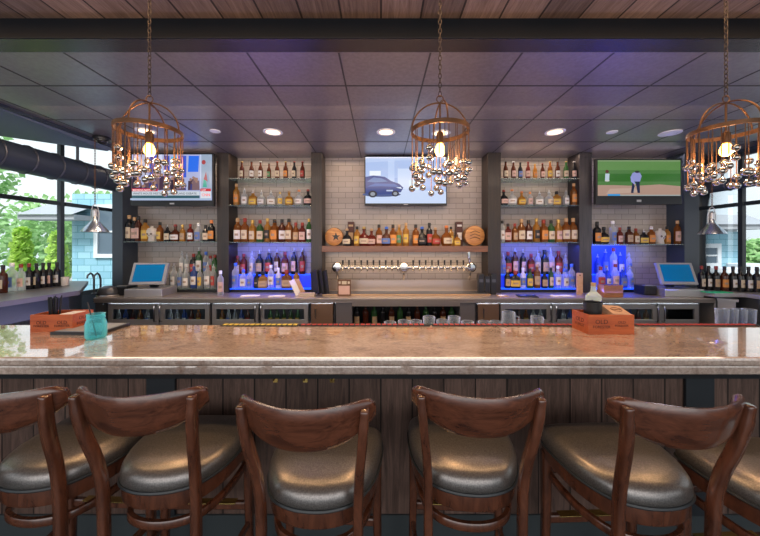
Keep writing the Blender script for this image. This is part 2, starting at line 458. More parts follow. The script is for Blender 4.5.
# ------------------------------------------------------------------ outside
struct(MB().box(-30,30,-8,40,-.35,-.3).build('ground', pm('ground_gravel', (.34,.33,.32), .9)))
def foliage(mb, c, r, n, size, sc=(1,1,1)):
    for _ in range(n):
        d = Vector((random.gauss(0,1),random.gauss(0,1),random.gauss(0,1))).normalized()*r*(random.uniform(.25,1)**.5)
        p = Vector(c)+Vector((d.x*sc[0],d.y*sc[1],d.z*sc[2]))
        u = Vector((random.uniform(-1,1),random.uniform(-1,1),random.uniform(-1,1))).normalized(); w = u.orthogonal().normalized()
        s_ = size*random.uniform(.6,1.3)
        mb.quad(p-u*s_, p-w*s_*.6, p+u*s_, p+w*s_*.6)
def tree(x, y, h, r, n, label, grp=None, size=.09):
    t = empty('leafy_tree',(x,y,-.3)); tag(t,label,'tree',grp)
    MB().tube([(0,0,0),(.05,0,h*.3),(0,.05,h*.6)],.16,8,rad=[.2,.15,.08]).build('trunk',M_bark,t,True)
    f = MB()
    for _ in range(9): foliage(f,(random.uniform(-r,r)*.6,random.uniform(-r,r)*.5,h*.55+random.uniform(-1,1)*h*.28),r*.6,n//9,size)
    f.build('foliage',M_leaf,t)
tree(-12.2,9.3,5.4,2.4,3900,'broad green tree outside, leftmost behind the left window',size=.12)
tree(-13.6,14.5,5,2.6,2600,'large green tree outside, behind the blue house roof at left',size=.16)
tree(-8.7,3.4,5.0,1.8,2200,'green tree outside close to the left window frame',size=.1)
tree(15.2,12.5,1.9,1.5,3000,'low green hedge tree outside the right window behind the planter',size=.13)
def cedar(px, Y, ztop, w, label):
    X = wx(px,Y); t = empty('cedar_shrub',(X,Y,-.3)); tag(t,label,'shrub','cedar shrubs outside the left window')
    H = ztop+.3; f = MB()
    for k in range(9):
        z = H*(.12+.1*k); foliage(f,(0,0,z),w*(1-(k/9.)**2*.75),230,.06,(1,1,1.2))
    f.build('foliage',M_leaf2,t); MB().tube([(0,0,0),(0,0,H*.8)],.05,6).build('trunk',M_bark,t)
cedar(22,5.6,1.95,.24,'yellow green cedar shrub outside, left of the window mullion')
cedar(57,5.6,1.88,.22,'yellow green cedar shrub outside, beside the window mullion')
def house(name, x0, x1, Y, ze, label, win, roofx, wallmat):
    h = empty(name,((x0+x1)/2,Y,-.3)); cx=(x0+x1)/2; tag(h,label,'house')
    MB().box(x0-cx,x1-cx,0,4,0,ze+.3).build('siding_wall',wallmat,h)
    w0,w1,wz0,wz1 = win
    f = MB(); f.box(w0-cx-.1,w1-cx+.1,-.05,0,wz0+.2,wz0+.3).box(w0-cx-.1,w1-cx+.1,-.05,0,wz1+.3,wz1+.42)
    f.box(w0-cx-.1,w0-cx,-.05,0,wz0+.3,wz1+.3).box(w1-cx,w1-cx+.1,-.05,0,wz0+.3,wz1+.3).box(w0-cx,w1-cx,-.04,0,(wz0+wz1)/2+.28,(wz0+wz1)/2+.32)
    fo = f.build('window_frame',M_white,h)
    MB().box(w0-cx,w1-cx,-.02,-.005,wz0+.3,wz1+.3).build('window_glass',pm('house_glass',(.12,.16,.2),.08),fo)
    r0,r1,rz0,rz1 = roofx
    r = MB(); r.box(r0-cx,r1-cx,-.5,.0,rz0+.3,rz0+.42)
    r.quad((r0-cx,-.55,rz0+.42),(r1-cx,-.55,rz0+.42),(r1-cx,.4,rz1+.3),(r0-cx,.4,rz1+.3))
    r.build('roof',pm('roof_grey',(.36,.37,.39),.7),h)
    return h
house('house',wx(72,8),-4.6,8,2.9,'blue shingled house seen through the left window',(wx(99,8),wx(124,8),1.35,2.5),(wx(40,8),wx(93,8),2.2,2.75),M_shingle)
h2=house('house',6.2,wx(738,8.6),8.6,1.95,'blue shingled house with grey roof seen through the right window',(wx(704,8.6),wx(716,8.6),1.08,1.5),(6.0,wx(748,8.6),2.0,2.6),M_shingle)
o=MB().box(-1.9,1.9,.05,4,2.25,3.9).build('upper_siding',pm('white_siding',(.62,.68,.72),.7),h2)
# planter tub outside right
pl = MB(); Xp=wx(758,7); pl.lathe([(.28,0),(.34,.5),(.42,1.35),(.48,1.37),(.48,1.45),(.38,1.45)],18); tag(pl.build('planter_tub',M_white,loc=(Xp,7,-.3),smooth=True),'white planter tub standing outside the right window','planter')
pl = MB(); Xp=wx(727,6.5); pl.lathe([(.2,0),(.25,.5),(.3,1.3),(.37,1.32),(.37,1.40),(.28,1.4)],18); tag(pl.build('planter_tub',M_white,loc=(Xp,6.5,-.3),smooth=True),'white planter tub outside, in front of the blue shingled house','planter')

# ------------------------------------------------------------------ bar
def board(pts): return pts
bt = MB(); bt.box(-2.98,3.6,1.40,1.985,1.032,1.07,bev=.012)
bar = tag(empty('bar_counter',(0,1.65,0)),'long polished stone bar counter with dark plank front','bar counter')
o = bt.build('counter_slab',M_stone,bar); o.location=(0,-1.65,0)
o = MB().box(-2.98,3.6,1.41,1.975,.99,1.029,bev=.006).build('lower_slab',M_stone,bar); o.location=(0,-1.65,0)
o = MB().box(-2.98,3.6,1.425,1.96,.965,.99).build('support_plate',M_black,bar); o.location=(0,-1.65,0)
o = MB().box(-2.98,3.6,1.65,1.72,.15,.965).build('plank_front',M_plankbar,bar); o.location=(0,-1.65,0)
o = MB().box(-2.98,3.6,1.64,1.72,0,.15).build('kick_plate',pm('kick',(.05,.06,.065),.35),bar); o.location=(0,-1.65,0)
for px in (160,701):
    X = wx(px,1.63); o = MB().box(X-.075,X+.075,1.632,1.65,.15,.965,bev=.003).build('pilaster',pm('pilaster_dark',(.02,.024,.03),.5),bar); o.location=(0,-1.65,0)
for px in (275,305,332):   # small brass coat hooks
    X = wx(px,1.64)
    hk = MB(); hk.box(X-.012,X+.012,1.645,1.65,.85,.9).tube([(X,1.645,.88),(X,1.62,.872),(X,1.61,.885),(X,1.607,.905)],.004,6)
    o = hk.build('coat_hook',M_brass,bar); o.location=(0,-1.65,0)
# bar mats at the back edge
for a,b,m,l in ((222,299,pm('mat_yellow',(.75,.55,.08),.7),'narrow yellow and black bar mat on the back edge of the bar'),
              (300,430,pm('mat_red',(.42,.03,.025),.7),'narrow red bar mat on the bar edge, directly before the taps'),
              (432,573,MATS['mat_red'],'narrow red bar mat on the bar edge, left of the right caddy'),
              (635,758,MATS['mat_red'],'narrow red bar mat on the bar edge, right of the right caddy')):
    mt = MB(); x0,x1 = wx(a,1.96),wx(b,1.96); mt.box(x0,x1,1.94,1.984,1.07,1.077,bev=.002)
    o = tag(mt.build('bar_mat',M_rubber),l,'bar mat','bar mats along the back edge')
    st = MB(); q = x0+.01
    while q < x1-.03:
        st.box(q,q+.024,1.945,1.979,1.077,1.0785); q += .034
    st.build('raised_pattern',m,o)

# ------------------------------------------------------------------ bar stools
def make_stool():
    t = empty('bar_stool')
    out = [(0,.375),(.15,.373),(.205,.362),(.229,.325),(.230,.22),(.210,.105),(.158,.012),(.085,-.028),(0,-.04)]
    out=[(x*.955,y) for x,y in out]; full = out + [(-x,y) for x,y in out[-2:0:-1]]
    ol = smooth_closed(full,4); C0 = Vector((0,.18))
    def ring(s,dz=0): return [C0+(p-C0)*s for p in ol]
    def loft(prof, capb=True):
        mb = MB(); rs = []
        for s_,z in prof:
            rs.append([mb.bm.verts.new((p.x,p.y,z)) for p in ring(s_)])
        n = len(ol)
        for A,B in zip(rs,rs[1:]):
            for i in range(n): mb._f([A[i],A[(i+1)%n],B[(i+1)%n],B[i]])
        mb._f(rs[0][::-1]); mb._f(rs[-1]); return mb
    loft([(.93,.692),(.985,.696),(1.0,.708),(1.0,.722),(.985,.738),(.94,.753),(.86,.764),(.72,.772),(.5,.777),(.25,.779),(.05,.78)]).build('seat_cushion',M_vinyl,t,True,ang=60)
    MB().tube([(p.x,p.y,.697) for p in ring(1.0)],.006,6,True).build('seat_piping',M_piping,t,True)
    loft([(.94,.63),(.965,.632),(.975,.64),(.975,.688),(.96,.692)]).build('seat_apron',M_cherry,t,True)
    # curved back panel
    NU,NV = 28,8
    mb = MB(); th=.0145; grid={}
    for i in range(NU+1):
        u = -1+2*i/NU; h = .143*math.sqrt(max(0,1-.86*abs(u)**3.2))
        ztop = 1.102-(.018*max(0,(abs(u)-.88)/.12)**2)
        yc = -.168+.10*u*u
        for j in range(NV+1):
            v = j/NV; z = ztop-h*v; lean = (1.10-z)*.25
            e = th*math.sqrt(max(.05,1-(2*v-1)**6))*(1 if abs(u)<.97 else .6)
            for sgn in (-1,1):
                nx = -.9*u*sgn*e*.5
                grid[(i,j,sgn)] = mb.bm.verts.new((.220*u-nx*(-1), yc+lean+sgn*e, z))
    for i in range(NU):
        for j in range(NV):
            for sgn in (-1,1): mb._f([grid[(i,j,sgn)],grid[(i+1,j,sgn)],grid[(i+1,j+1,sgn)],grid[(i,j+1,sgn)]])
        for j in (0,NV): mb._f([grid[(i,j,-1)],grid[(i+1,j,-1)],grid[(i+1,j,1)],grid[(i,j,1)]])
    for i in (0,NU):
        for j in range(NV): mb._f([grid[(i,j,-1)],grid[(i,j+1,-1)],grid[(i,j+1,1)],grid[(i,j,1)]])
    mb.build('backrest',M_cherry_back,t,True,ang=50)
    for s in (-1,1):
        P = smooth_open([(s*.194,-.112,1.082),(s*.193,-.110,1.06),(s*.188,-.102,1.0),(s*.180,-.085,.92),(s*.171,-.062,.84),(s*.166,-.046,.76),(s*.164,-.038,.66),(s*.164,-.036,.45),(s*.166,-.045,.2),(s*.170,-.07,0)],4)
        n = len(P)
        b = MB(); b.tube(P,1,rad=[.8]+[.95]+[1]*4+[1.12]*(n-6),rect=(.0135,.0155)); b.build('rear_leg',M_cherry,t,True,ang=50)
        b = MB(); b.tube([(s*.197,.325,.655),(s*.197,.327,.4),(s*.205,.335,0)],1,rad=[1.1,1,.8],rect=(.018,.018)); b.build('front_leg',M_cherry,t,True,ang=50)
        b = MB(); b.tube([(s*.165,-.04,.27),(s*.2,.325,.27)],1,rect=(.009,.016)); b.build('side_stretcher',M_cherry,t)
    hp = [Vector((p.x*.86,.18+(p.y-.18)*.86)) for p in ol]
    MB().tube([(p.x,p.y,.56) for p in hp],1,closed=True,rect=(.010,.015)).build('hoop_stretcher',M_cherry,t,True,ang=50)
    fr = MB().tube([(-.19,.335,.345),(.19,.335,.345)],1,rect=(.012,.017)).build('footrest_bar',M_cherry,t)
    MB().box(-.135,.135,.318,.352,.359,.363,bev=.001).build('brass_plate',M_brass,fr)
    return t
stools = [(-1.30,1.15,-3,'leftmost wooden bar stool, half cut off by the photo edge'),
          (-.818,1.14,0,'wooden bar stool with grey seat, second from left, below the turquoise jar'),
          (-.232,1.065,-4,'wooden bar stool with grey seat, third from left, nearest the camera'),
          (.337,1.132,-3,'wooden bar stool with grey seat, fourth from left, right of the bar centre'),
          (.955,1.075,2,'wooden bar stool with grey seat turned left, below the right wooden caddy'),
          (1.47,.965,3,'rightmost bar stool, only its grey seat showing behind its neighbour')]
st0 = make_stool()
for i,(x,y,r,l) in enumerate(stools):
    o = st0 if i == 0 else dup(st0)
    o.location=(x,y,0); o.rotation_euler.z=math.radians(r); tag(o,l,'bar stool','wooden bar stools along the bar')

# ------------------------------------------------------------------ back counter, coolers
CT = .93; YC = 3.80
ct = MB(); ct.box(wx(93,YC),wx(716,YC),YC,YB,CT-.035,CT,bev=.006); ct.box(wx(93,YC),wx(716,YC),YC+.01,YC+.03,CT-.06,CT-.034)
tag(ct.build('back_counter',M_steel_warm),'long stainless steel back bar counter under the bottle shelves','counter')
# angled right wing
x0 = wx(716,YC)
wing = MB(); wing.prism([(x0,YC+.02),(x0+.14,YC-.12),(x0+.22,YC-.04),(x0+.22,YC+.4),(x0,YC+.4)],CT-.03,CT); wing.prism([(x0+.02,YC+.04),(x0+.14,YC-.09),(x0+.20,YC-.03),(x0+.20,YC+.38),(x0+.02,YC+.38)],0,CT-.03)
tag(wing.build('angled_counter',M_steel),'stainless steel corner counter turned toward the bar at right','counter')
YD = 3.84
def pxX(px): return wx(px,YD)
doors = [(108,158,'r',0),(160,209,'l',0),(212,258,'r',1),(260,308,'l',1),(501,551,'r',2),(553,600,'l',2),(603,657,'r',3),(660,699,'l',3)]
casn = [(105,210,'stainless bottle cooler below the news television'),(210.6,335,'stainless bottle cooler below the shelves left of centre'),
        (476,600.8,'stainless bottle cooler below the shelves right of centre'),(601.4,702,'stainless bottle cooler below the golf television')]
coolers=[]
YDF = YD
M_cooldark = pm('cooler_dark',(.03,.033,.038),.5)
for a,b,l in casn:
    xa,xb = pxX(a),pxX(b); cx=(xa+xb)/2
    c = empty('bottle_cooler',(cx,YDF,0)); tag(c,l,'cooler','bottle coolers under the back counter')
    k = MB(); k.box(xa-cx,xa-cx+.015,.03,.42,.05,.868).box(xb-cx-.015,xb-cx,.03,.42,.05,.868).box(xa-cx,xb-cx,.40,.42,.05,.868).box(xa-cx,xb-cx,.03,.42,.05,.10).box(xa-cx,xb-cx,.03,.42,.855,.868)
    k.build('cabinet_body',M_dksteel,c)
    MB().box(xa-cx+.015,xb-cx-.015,.05,.40,.545,.555).build('cooler_shelf',M_steel,c)
    coolers.append((c,cx))
    MB().box(xa-cx,xb-cx,.045,.05,.852,.855).build('light_strip',pm('cooler_strip',(.7,.8,.85),.5,emit=(.8,.9,1),es=14.),c)
for a,b,hd,ci in doors:
    c,cx = coolers[ci]; xa,xb = pxX(a)-cx,pxX(b)-cx
    d = MB(); t=.05; d.box(xa,xa+t,0,.028,.11,.85,bev=.003).box(xb-t,xb,0,.028,.11,.85,bev=.003).box(xa+t,xb-t,0,.028,.785,.85,bev=.003).box(xa+t,xb-t,0,.028,.11,.17,bev=.003).box(xa+t,xb-t,0,.028,.59,.655,bev=.003)
    do = d.build('cooler_door',M_steel,c)
    MB().box(xa+t,xb-t,.012,.016,.17,.785).build('door_glass',M_pane,do)
    hx = xb-.022 if hd=='r' else xa+.022
    h = MB(); h.tube([(hx,0,.83),(hx,-.035,.825),(hx,-.04,.80),(hx,-.04,.66),(hx,-.035,.64),(hx,0,.635)],.009,8); h.build('door_handle',M_chrome,do,True)
# solid doors
for a,b,ci,m in ((311,333,1,M_steel_warm),(478,499,2,M_steel_warm)):
    c,cx = coolers[ci]; xa,xb=pxX(a)-cx,pxX(b)-cx
    do = MB().box(xa,xb,0,.03,.11,.85,bev=.004).build('solid_door',pm('copper_door',(.42,.26,.17),.3,.8),c)
    MB().tube([(xa+.06,0,.80),(xa+.06,-.035,.79),(xa+.06,-.035,.68),(xa+.06,0,.67)],.008,8).build('door_handle',M_chrome,do,True)
# centre open cabinet
xa,xb=pxX(336),pxX(475); cx=(xa+xb)/2
c = tag(empty('open_cabinet',(cx,YD,0)),'open dark bottle cabinet under the beer taps with grey side panels','cabinet')
M_pg=pm('panel_grey',(.16,.15,.165),.4,.3)
MB().box(xa-cx,pxX(352)-cx,0,.42,0,.868,bev=.003).build('side_panel',M_pg,c); MB().box(pxX(460)-cx,xb-cx,0,.42,0,.868,bev=.003).build('side_panel',M_pg,c)
k = MB(); k.box(pxX(352)-cx,pxX(460)-cx,.40,.42,0,.868).box(pxX(352)-cx,pxX(460)-cx,0,.40,.50,.52); k.build('cabinet_back',M_black,c)
k = MB(); k.box(pxX(352)-cx,pxX(460)-cx,0,.02,.82,.868); k.build('top_rail',M_steel_warm,c)
# left end pier of the counter
x=wx(93,YC); MB_=MB().box(x+.01,pxX(104),YC+.02,4.2,0,.868); tag(MB_.build('counter_pier',M_dksteel),'grey steel pier carrying the left end of the back counter','pier')

# ------------------------------------------------------------------ bottles
PROF = {
 'beer': (.24,[(.0,0),(.029,0),(.031,.01),(.031,.125),(.028,.15),(.014,.185),(.0125,.225),(.015,.227),(.015,.232),(.012,.234)],0,(.03,.11),'beer'),
 'wine': (.31,[(0,0),(.036,0),(.038,.008),(.038,.19),(.034,.215),(.016,.238),(.0145,.295),(.0165,.297),(.0165,.304)],0,(.05,.15),'wine'),
 'round':(.29,[(0,0),(.036,0),(.039,.01),(.039,.165),(.035,.19),(.017,.215),(.0145,.26),(.0165,.262),(.0165,.268)],0,(.035,.14),'round'),
 'square':(.27,[(0,0),(.033,0),(.035,.008),(.035,.155),(.031,.175),(.016,.19),(.0145,.24),(.0165,.242),(.0165,.248)],7,(.03,.135),'square'),
 'squat':(.215,[(0,0),(.04,0),(.050,.02),(.054,.055),(.052,.09),(.040,.12),(.02,.138),(.0145,.15),(.0145,.18),(.018,.182),(.018,.19)],0,(.025,.085),'squat'),
 'slim': (.325,[(0,0),(.031,0),(.033,.008),(.033,.20),(.029,.225),(.014,.25),(.0125,.295),(.0155,.297),(.0155,.302)],0,(.04,.17),'slim'),
 'tall': (.35,[(0,0),(.037,0),(.039,.01),(.040,.20),(.036,.232),(.018,.255),(.015,.31),(.0175,.312),(.0175,.322)],0,(.05,.17),'tall'),
 'flask':(.22,[(0,0),(.045,0),(.047,.008),(.047,.10),(.043,.125),(.018,.145),(.0155,.175),(.018,.177),(.018,.186)],5,(.02,.09),'broad'),
}
MC = {}
def bottle_mesh(ty, gl, lab, cap, sc):
    key=(ty,gl,lab,cap)
    if key in MC: return MC[key]
    H,prof,sq,(l0,l1),_ = PROF[ty]
    seg=16
    if ty not in('beer','wine'): prof=[(r*1.14,z) for r,z in prof]
    body = MB().lathe(prof,seg,sq=sq,sy=.62 if ty=='flask' else 1).mesh('bottle',GL[gl],True,50)
    # label wrap
    lm = None
    if lab:
        m = MB(); n=8
        def rr(z):
            for (r0,z0),(r1,z1) in zip(prof,prof[1:]):
                if z0<=z<=z1 and z1>z0: return r0+(r1-r0)*(z-z0)/(z1-z0)
            return .03
        lev=[l0,l0+(l1-l0)*.36,l0+(l1-l0)*.62,l1]
        rings=[]
        for z in lev:
            r=rr(z)+.0012; ring=[]
            for i in range(n+1):
                a=-PI/2-.95+1.9*i/n; k=1.
                if sq: k=1./((abs(math.cos(a))**sq+abs(math.sin(a))**sq)**(1./sq))
                ring.append(m.bm.verts.new((r*k*math.cos(a),r*k*math.sin(a)*(.62 if ty=='flask' else 1),z)))
            rings.append(ring)
        for q in range(3):
            m.mi = 1 if q==1 else 0
            for i in range(n):
                if q==1 and not (1<i<6): m.mi=0
                elif q==1: m.mi=1
                m._f([rings[q][i],rings[q][i+1],rings[q+1][i+1],rings[q+1][i]])
        lm = m.mesh('label',[LB[lab],BAND],True,60)
    zt=prof[-1][1]; rt=prof[-1][0]
    cm=MB(); 
    if ty=='beer': cm.lathe([(.0155,zt-.004),(.0165,zt-.002),(.015,zt+.006),(0,zt+.007)],12)
    elif cap=='silver': cm.lathe([(rt*.95,zt-.012),(rt*1.05,zt-.002),(.006,zt+.006),(.004,zt+.035),(.0,zt+.036)],10)
    elif ty=='squat': cm.lathe([(.017,zt),(.02,zt+.004),(.02,zt+.022),(.012,zt+.028),(0,zt+.029)],12)
    else: cm.lathe([(rt*1.06,zt-.03),(rt*1.1,zt-.028),(rt*1.1,zt+.01),(rt*.95,zt+.014),(0,zt+.015)],12)
    cme=cm.mesh('cap',CP[cap],True,50)
    MC[key]=(body,lm,cme); return MC[key]
GW={'amber':'amber','gold':'golden','brown':'brown','clear':'clear','green':'green','dark':'dark','blue':'blue','red':'red','white':'frosted'}
def bottle(X,Y,Z,ty,gl,lab,cap,label,group,sc=1.,name=None):
    body,lm,cm = bottle_mesh(ty,gl,lab,cap,sc)
    o = bpy.data.objects.new(name or {'beer':'beer_bottle','wine':'wine_bottle'}.get(ty,'liquor_bottle'),body); COL.objects.link(o)
    o.location=(X,Y,Z); o.scale=(sc,sc,sc)
    if lm:
        l=bpy.data.objects.new('bottle_label',lm); COL.objects.link(l); l.parent=o
    c=bpy.data.objects.new('bottle_cap',cm); COL.objects.link(c); c.parent=o
    # turn each bottle toward where drinkers sit, a little unevenly
    o.rotation_euler.z = random.uniform(-.35,.35)+math.atan2(-X,Y)*-.6*0
    tag(o,label,'bottle',group)
    return o
def row(Y,Z,place,group,spec):
    for i,s in enumerate(spec):
        px,ty,gl,lab,cap = s[:5]; hp = s[5] if len(s)>5 else None
        sc = 1. if not hp else (hp*Y/F)/PROF[ty][0]
        lw = ' with %s label'%lab if lab else ''
        label = '%s %s bottle%s, %s from left %s'%(GW[gl],PROF[ty][4],lw,ORD[i],place)
        bottle(wx(px,Y),Y,Z,ty,gl,lab,cap,label,group,sc)
YS=4.285
# shelves -----------------------------------------------------------
def glass_shelf(x0,x1,z,label,y0=4.225,y1=4.488):
    m=MB().box(x0,x1,y0,y1,z-.012,z,bev=.0015)
    tag(m.build('glass_shelf',M_glassedge),label,'shelf','glass bottle shelves')
ZS=[wz(179,YS),wz(205.5,YS),wz(242,YS)]
b2=(-2.06,-.939); b4=(1.647,2.715); b1=(-3.505,-2.219); b5=(2.886,4.145); b3=(-.79,1.470)
for (a,b),nm in ((b2,'left of centre'),(b4,'right of centre')):
    for z,q in zip(ZS,('top','second','third')): glass_shelf(a,b,z,'%s glass shelf %s holding a row of bottles'%(q,nm))
glass_shelf(b1[0],b1[1],wz(241.5,YS),'glass shelf under the news television'); glass_shelf(b5[0],b5[1],wz(244,YS),'glass shelf under the golf television')
Z4=.985; ZU=1.165
def tier(x0,x1,lit,label):
    t=empty('bottle_riser',((x0+x1)/2,4.36,CT)); cx=(x0+x1)/2; tag(t,label,'riser','tiered bottle risers on the counter')
    m1=M_bluelit if lit else M_glassedge; m2=M_bluedim if lit else pm('riser_dark',(.10,.09,.10),.3)
    MB().box(x0-cx,x1-cx,-.12,-.0,Z4-CT-.014,Z4-CT,bev=.002).build('lower_step',m1,t)
    MB().box(x0-cx,x1-cx,.0,.012,Z4-CT-.014,ZU-CT-.012).build('riser_panel',m2,t)
    MB().box(x0-cx,x1-cx,.0,.125,ZU-CT-.012,ZU-CT,bev=.002).build('upper_step',m1,t)
    MB().box(x0-cx+.01,x1-cx-.01,-.09,-.08,0,Z4-CT-.014).box(x0-cx+.01,x1-cx-.01,.05,.06,0,Z4-CT-.014).build('base_support',M_black,t)
    return t
tier(b2[0]+.003,b2[1]-.003,True,'blue lit two step bottle riser left of centre')
tier(b4[0]+.003,b4[1]-.003,True,'blue lit two step bottle riser right of centre')
tier(wx(166,4.3),b1[1]-.003,False,'unlit two step bottle riser beside the left register')
t5=tier(b5[0]+.003,wx(636,4.3),True,'blue lit two step bottle riser beside the right register')
o=MB().box(b5[0]+.003-t5.location.x,wx(636,4.3)-t5.location.x,.115,.12,ZU-CT,1.59-CT-.02).build('glow_panel',M_bluedim,t5)

row(YS,ZS[0],'on top glass shelf left of centre','beer bottles on the top shelves',
 [(242,'beer','brown','cream','gold'),(251.6,'beer','brown','white','black'),(260.6,'beer','brown','white','silver'),(269,'beer','brown','green','black',15.5),(277.3,'beer','brown','cream','red'),(285.7,'beer','brown','orange','gold'),(294.3,'beer','dark','cream','red'),(302.5,'beer','brown','red','red')])
row(YS,ZS[1],'on second glass shelf left of centre','liquor bottles on the second shelves',
 [(236.4,'tall','gold','orange','cork',22.5),(244.6,'square','clear','white','silver',17),(253,'flask','gold','yellow','silver',15.5),(261.5,'squat','clear','white','silver',15),(271,'flask','clear','white','silver',15),(280,'square','clear','yellow','gold',14),(289,'squat','gold','yellow','cork',14.5),(299,'squat','clear','white','orange',15.5),(308,'squat','dark','pink','red',16)])
row(YS,ZS[2],'on third glass shelf left of centre','liquor bottles on the third shelves',
 [(237.7,'round','amber','white','cork',24.5),(245,'round','amber','cream','red',24.5),(252.6,'round','gold','cream','gold',22.5),(260,'round','green','cream','red',22.5),(267.5,'tall','gold','black','gold',24.5),(274.7,'square','amber','orange','black',23.5),(282,'round','brown','white','black',23.5),(289,'round','amber','cream','black',24),(295.7,'round','amber','tan','red',20),(302.4,'square','red','pink','red',20),(309,'slim','green','white','gold',24)])
YU=4.42; YLo=4.30
row(YU,ZU,'on upper blue step left of centre','liquor bottles on the upper lit steps',
 [(237.4,'round','amber','cream','red',19),(243.8,'round','red','red','red',21),(252,'slim','clear','cream','silver',22),(259.5,'round','dark','tan','silver',23),(269,'round','dark','red','silver',24),(277,'slim','brown','cream','silver',24),(285,'round','red','pink','red',23),(294,'slim','dark','pink','silver',25),(302.3,'slim','brown','red','silver',25)])
row(YLo,Z4,'on lower blue step left of centre','liquor bottles on the lower lit steps',
 [(235.5,'tall','clear','blue','blue',26),(243.3,'square','clear','white','blue',19),(250,'round','clear','blue','silver',19),(257,'square','dark','black','black',17),(263,'flask','gold','tan','black',18),(271,'tall','clear','white','white',24),(278.5,'tall','white','blue','white',21),(286.8,'flask','amber','tan','red',20),(296.5,'round','gold','yellow','black',19)])
row(YS,ZS[0],'on top glass shelf right of centre','beer bottles on the top shelves',
 [(505.7,'beer','brown','cream','black'),(513.4,'beer','brown','pink','white'),(520.3,'beer','dark','blue','black',16.5),(528,'beer','red','pink','red',17),(535,'beer','gold','orange','gold',15),(542.5,'beer','brown','pink','red',15.5),(550,'beer','amber','yellow','gold'),(557.6,'beer','brown','white','black'),(566,'beer','green','cream','gold'),(574,'beer','dark','pink','white')])
row(YS,ZS[1],'on second glass shelf right of centre','liquor bottles on the second shelves',
 [(503.7,'squat','dark','pink','red',15.5),(512,'squat','clear','white','orange',16),(521.6,'squat','gold','yellow','orange',14),(530,'square','clear','pink','orange',14),(539.5,'flask','clear','white','silver',14.5),(549,'squat','clear','cream','silver',15),(556.5,'flask','gold','yellow','black',15.5),(566,'square','clear','white','silver',15),(573.6,'tall','amber','orange','cork',23)])
row(YS,ZS[2],'on third glass shelf right of centre','liquor bottles on the third shelves',
 [(502.2,'slim','clear','white','black',22),(508,'square','red','pink','black',19),(514.8,'round','amber','tan','red',19),(521.4,'round','amber','cream','cork',23.5),(528.5,'round','brown','white','black',22.5),(536.4,'tall','gold','black','gold',24.5),(543.5,'square','amber','orange','red',23),(551,'round','green','cream','black',22.5),(558.3,'round','gold','pink','gold',23),(566,'round','amber','cream','cork',24.5),(573,'round','amber','cream','cork',24.5)])
row(YU,ZU,'on upper blue step right of centre','liquor bottles on the upper lit steps',
 [(503,'round','clear','blue','silver',20),(508,'round','dark','red','red',23),(515,'slim','brown','pink','silver',25),(523,'slim','dark','pink','silver',24),(531,'round','red','red','red',21),(538,'slim','clear','cream','silver',23),(544.5,'round','dark','tan','black',25),(550.5,'round','clear','pink','silver',25),(558.5,'round','red','red','red',24),(565.3,'slim','clear','blue','silver',20)])
row(YLo,Z4,'on lower blue step right of centre','liquor bottles on the lower lit steps',
 [(507.4,'round','dark','tan','cork',19),(515.3,'flask','dark','yellow','red',19),(523,'tall','white','blue','white',21),(530,'round','green','yellow','black',20),(537,'tall','amber','tan','cork',25),(544.4,'square','dark','tan','black',17),(551,'slim','green','cream','black',21),(557.8,'tall','clear','white','white',23),(564.5,'square','clear','white','blue',20),(571.5,'tall','clear','blue','blue',25)])
Zb1=wz(241.5,YS); Zb5=wz(244,YS)
def skull(X,Y,Z,label):
    o=MB(); o.lathe([(0,0),(.045,0),(.05,.015),(.042,.05),(.055,.08),(.068,.115),(.066,.15),(.05,.178),(.02,.19),(.017,.2),(.017,.215),(0,.216)],18,sy=.9)
    r=tag(o.build('skull_bottle',GL['white'],None,True,(X,Y,Z),ang=60),label,'bottle')
    e=MB(); 
    for s in (-1,1): e.sphere((s*.024,-.052,.105),.014,(1,.6,1.1))
    e.sphere((0,-.057,.082),.007,(1,.6,1.3)); e.build('eye_socket',pm('socket',(.2,.17,.15),.6),r,True)
row(YS,Zb1,'on shelf under news television','liquor bottles under the news television',
 [(129.3,'slim','dark','cream','cork',27),(134.5,'slim','dark','pink','cork',25),(138.5,'slim','brown','pink','black',26),(145.3,'round','gold','yellow','black',23),(160,'round','amber','yellow','black',20),(167.4,'square','dark','cream','silver',16),(175.4,'squat','brown','white','red',17),(182.6,'round','gold','tan','gold',17),(190.3,'round','red','white','red',18),(198.5,'square','clear','blue','white',19),(205.6,'square','dark','cream','black',17),(211.5,'round','dark','orange','orange',22)])
skull(wx(152,YS),YS,Zb1,'white skull shaped bottle on shelf under news television')
row(YS,Zb5,'on shelf under golf television','liquor bottles under the golf television',
 [(597,'round','dark','orange','black',23),(603.8,'squat','dark','yellow','black',17),(612.7,'tall','clear','blue','white',24),(619.8,'round','red','pink','red',17),(629,'square','brown','tan','black',18),(635.8,'square','amber','cream','red',16),(643.7,'flask','dark','yellow','silver',15),(651.3,'square','amber','orange','white',18),(667,'round','gold','orange','black',18),(677.3,'slim','amber','pink','cork',24)])
skull(wx(660,YS),YS,Zb5,'white skull shaped bottle on shelf under golf television')
row(YU,ZU,'on upper step beside left register','liquor bottles beside the left register',
 [(182,'slim','clear','white','silver',22),(187,'slim','clear','white','silver',20),(193.5,'round','dark','red','red',21),(199,'slim','green','white','silver',26),(206,'slim','clear','blue','blue',23),(210.5,'round','clear','red','red',19),(215,'round','green','green','red',20)])
row(YLo,Z4,'on lower step beside left register','liquor bottles beside the left register',
 [(174,'tall','clear','white','silver',24),(180,'slim','clear','blue','silver',21),(186,'round','clear','white','silver',21),(194,'tall','blue','white','silver',24),(200,'slim','clear','yellow','silver',21),(207.5,'tall','clear','white','silver',25),(213.5,'slim','clear','red','silver',23)])
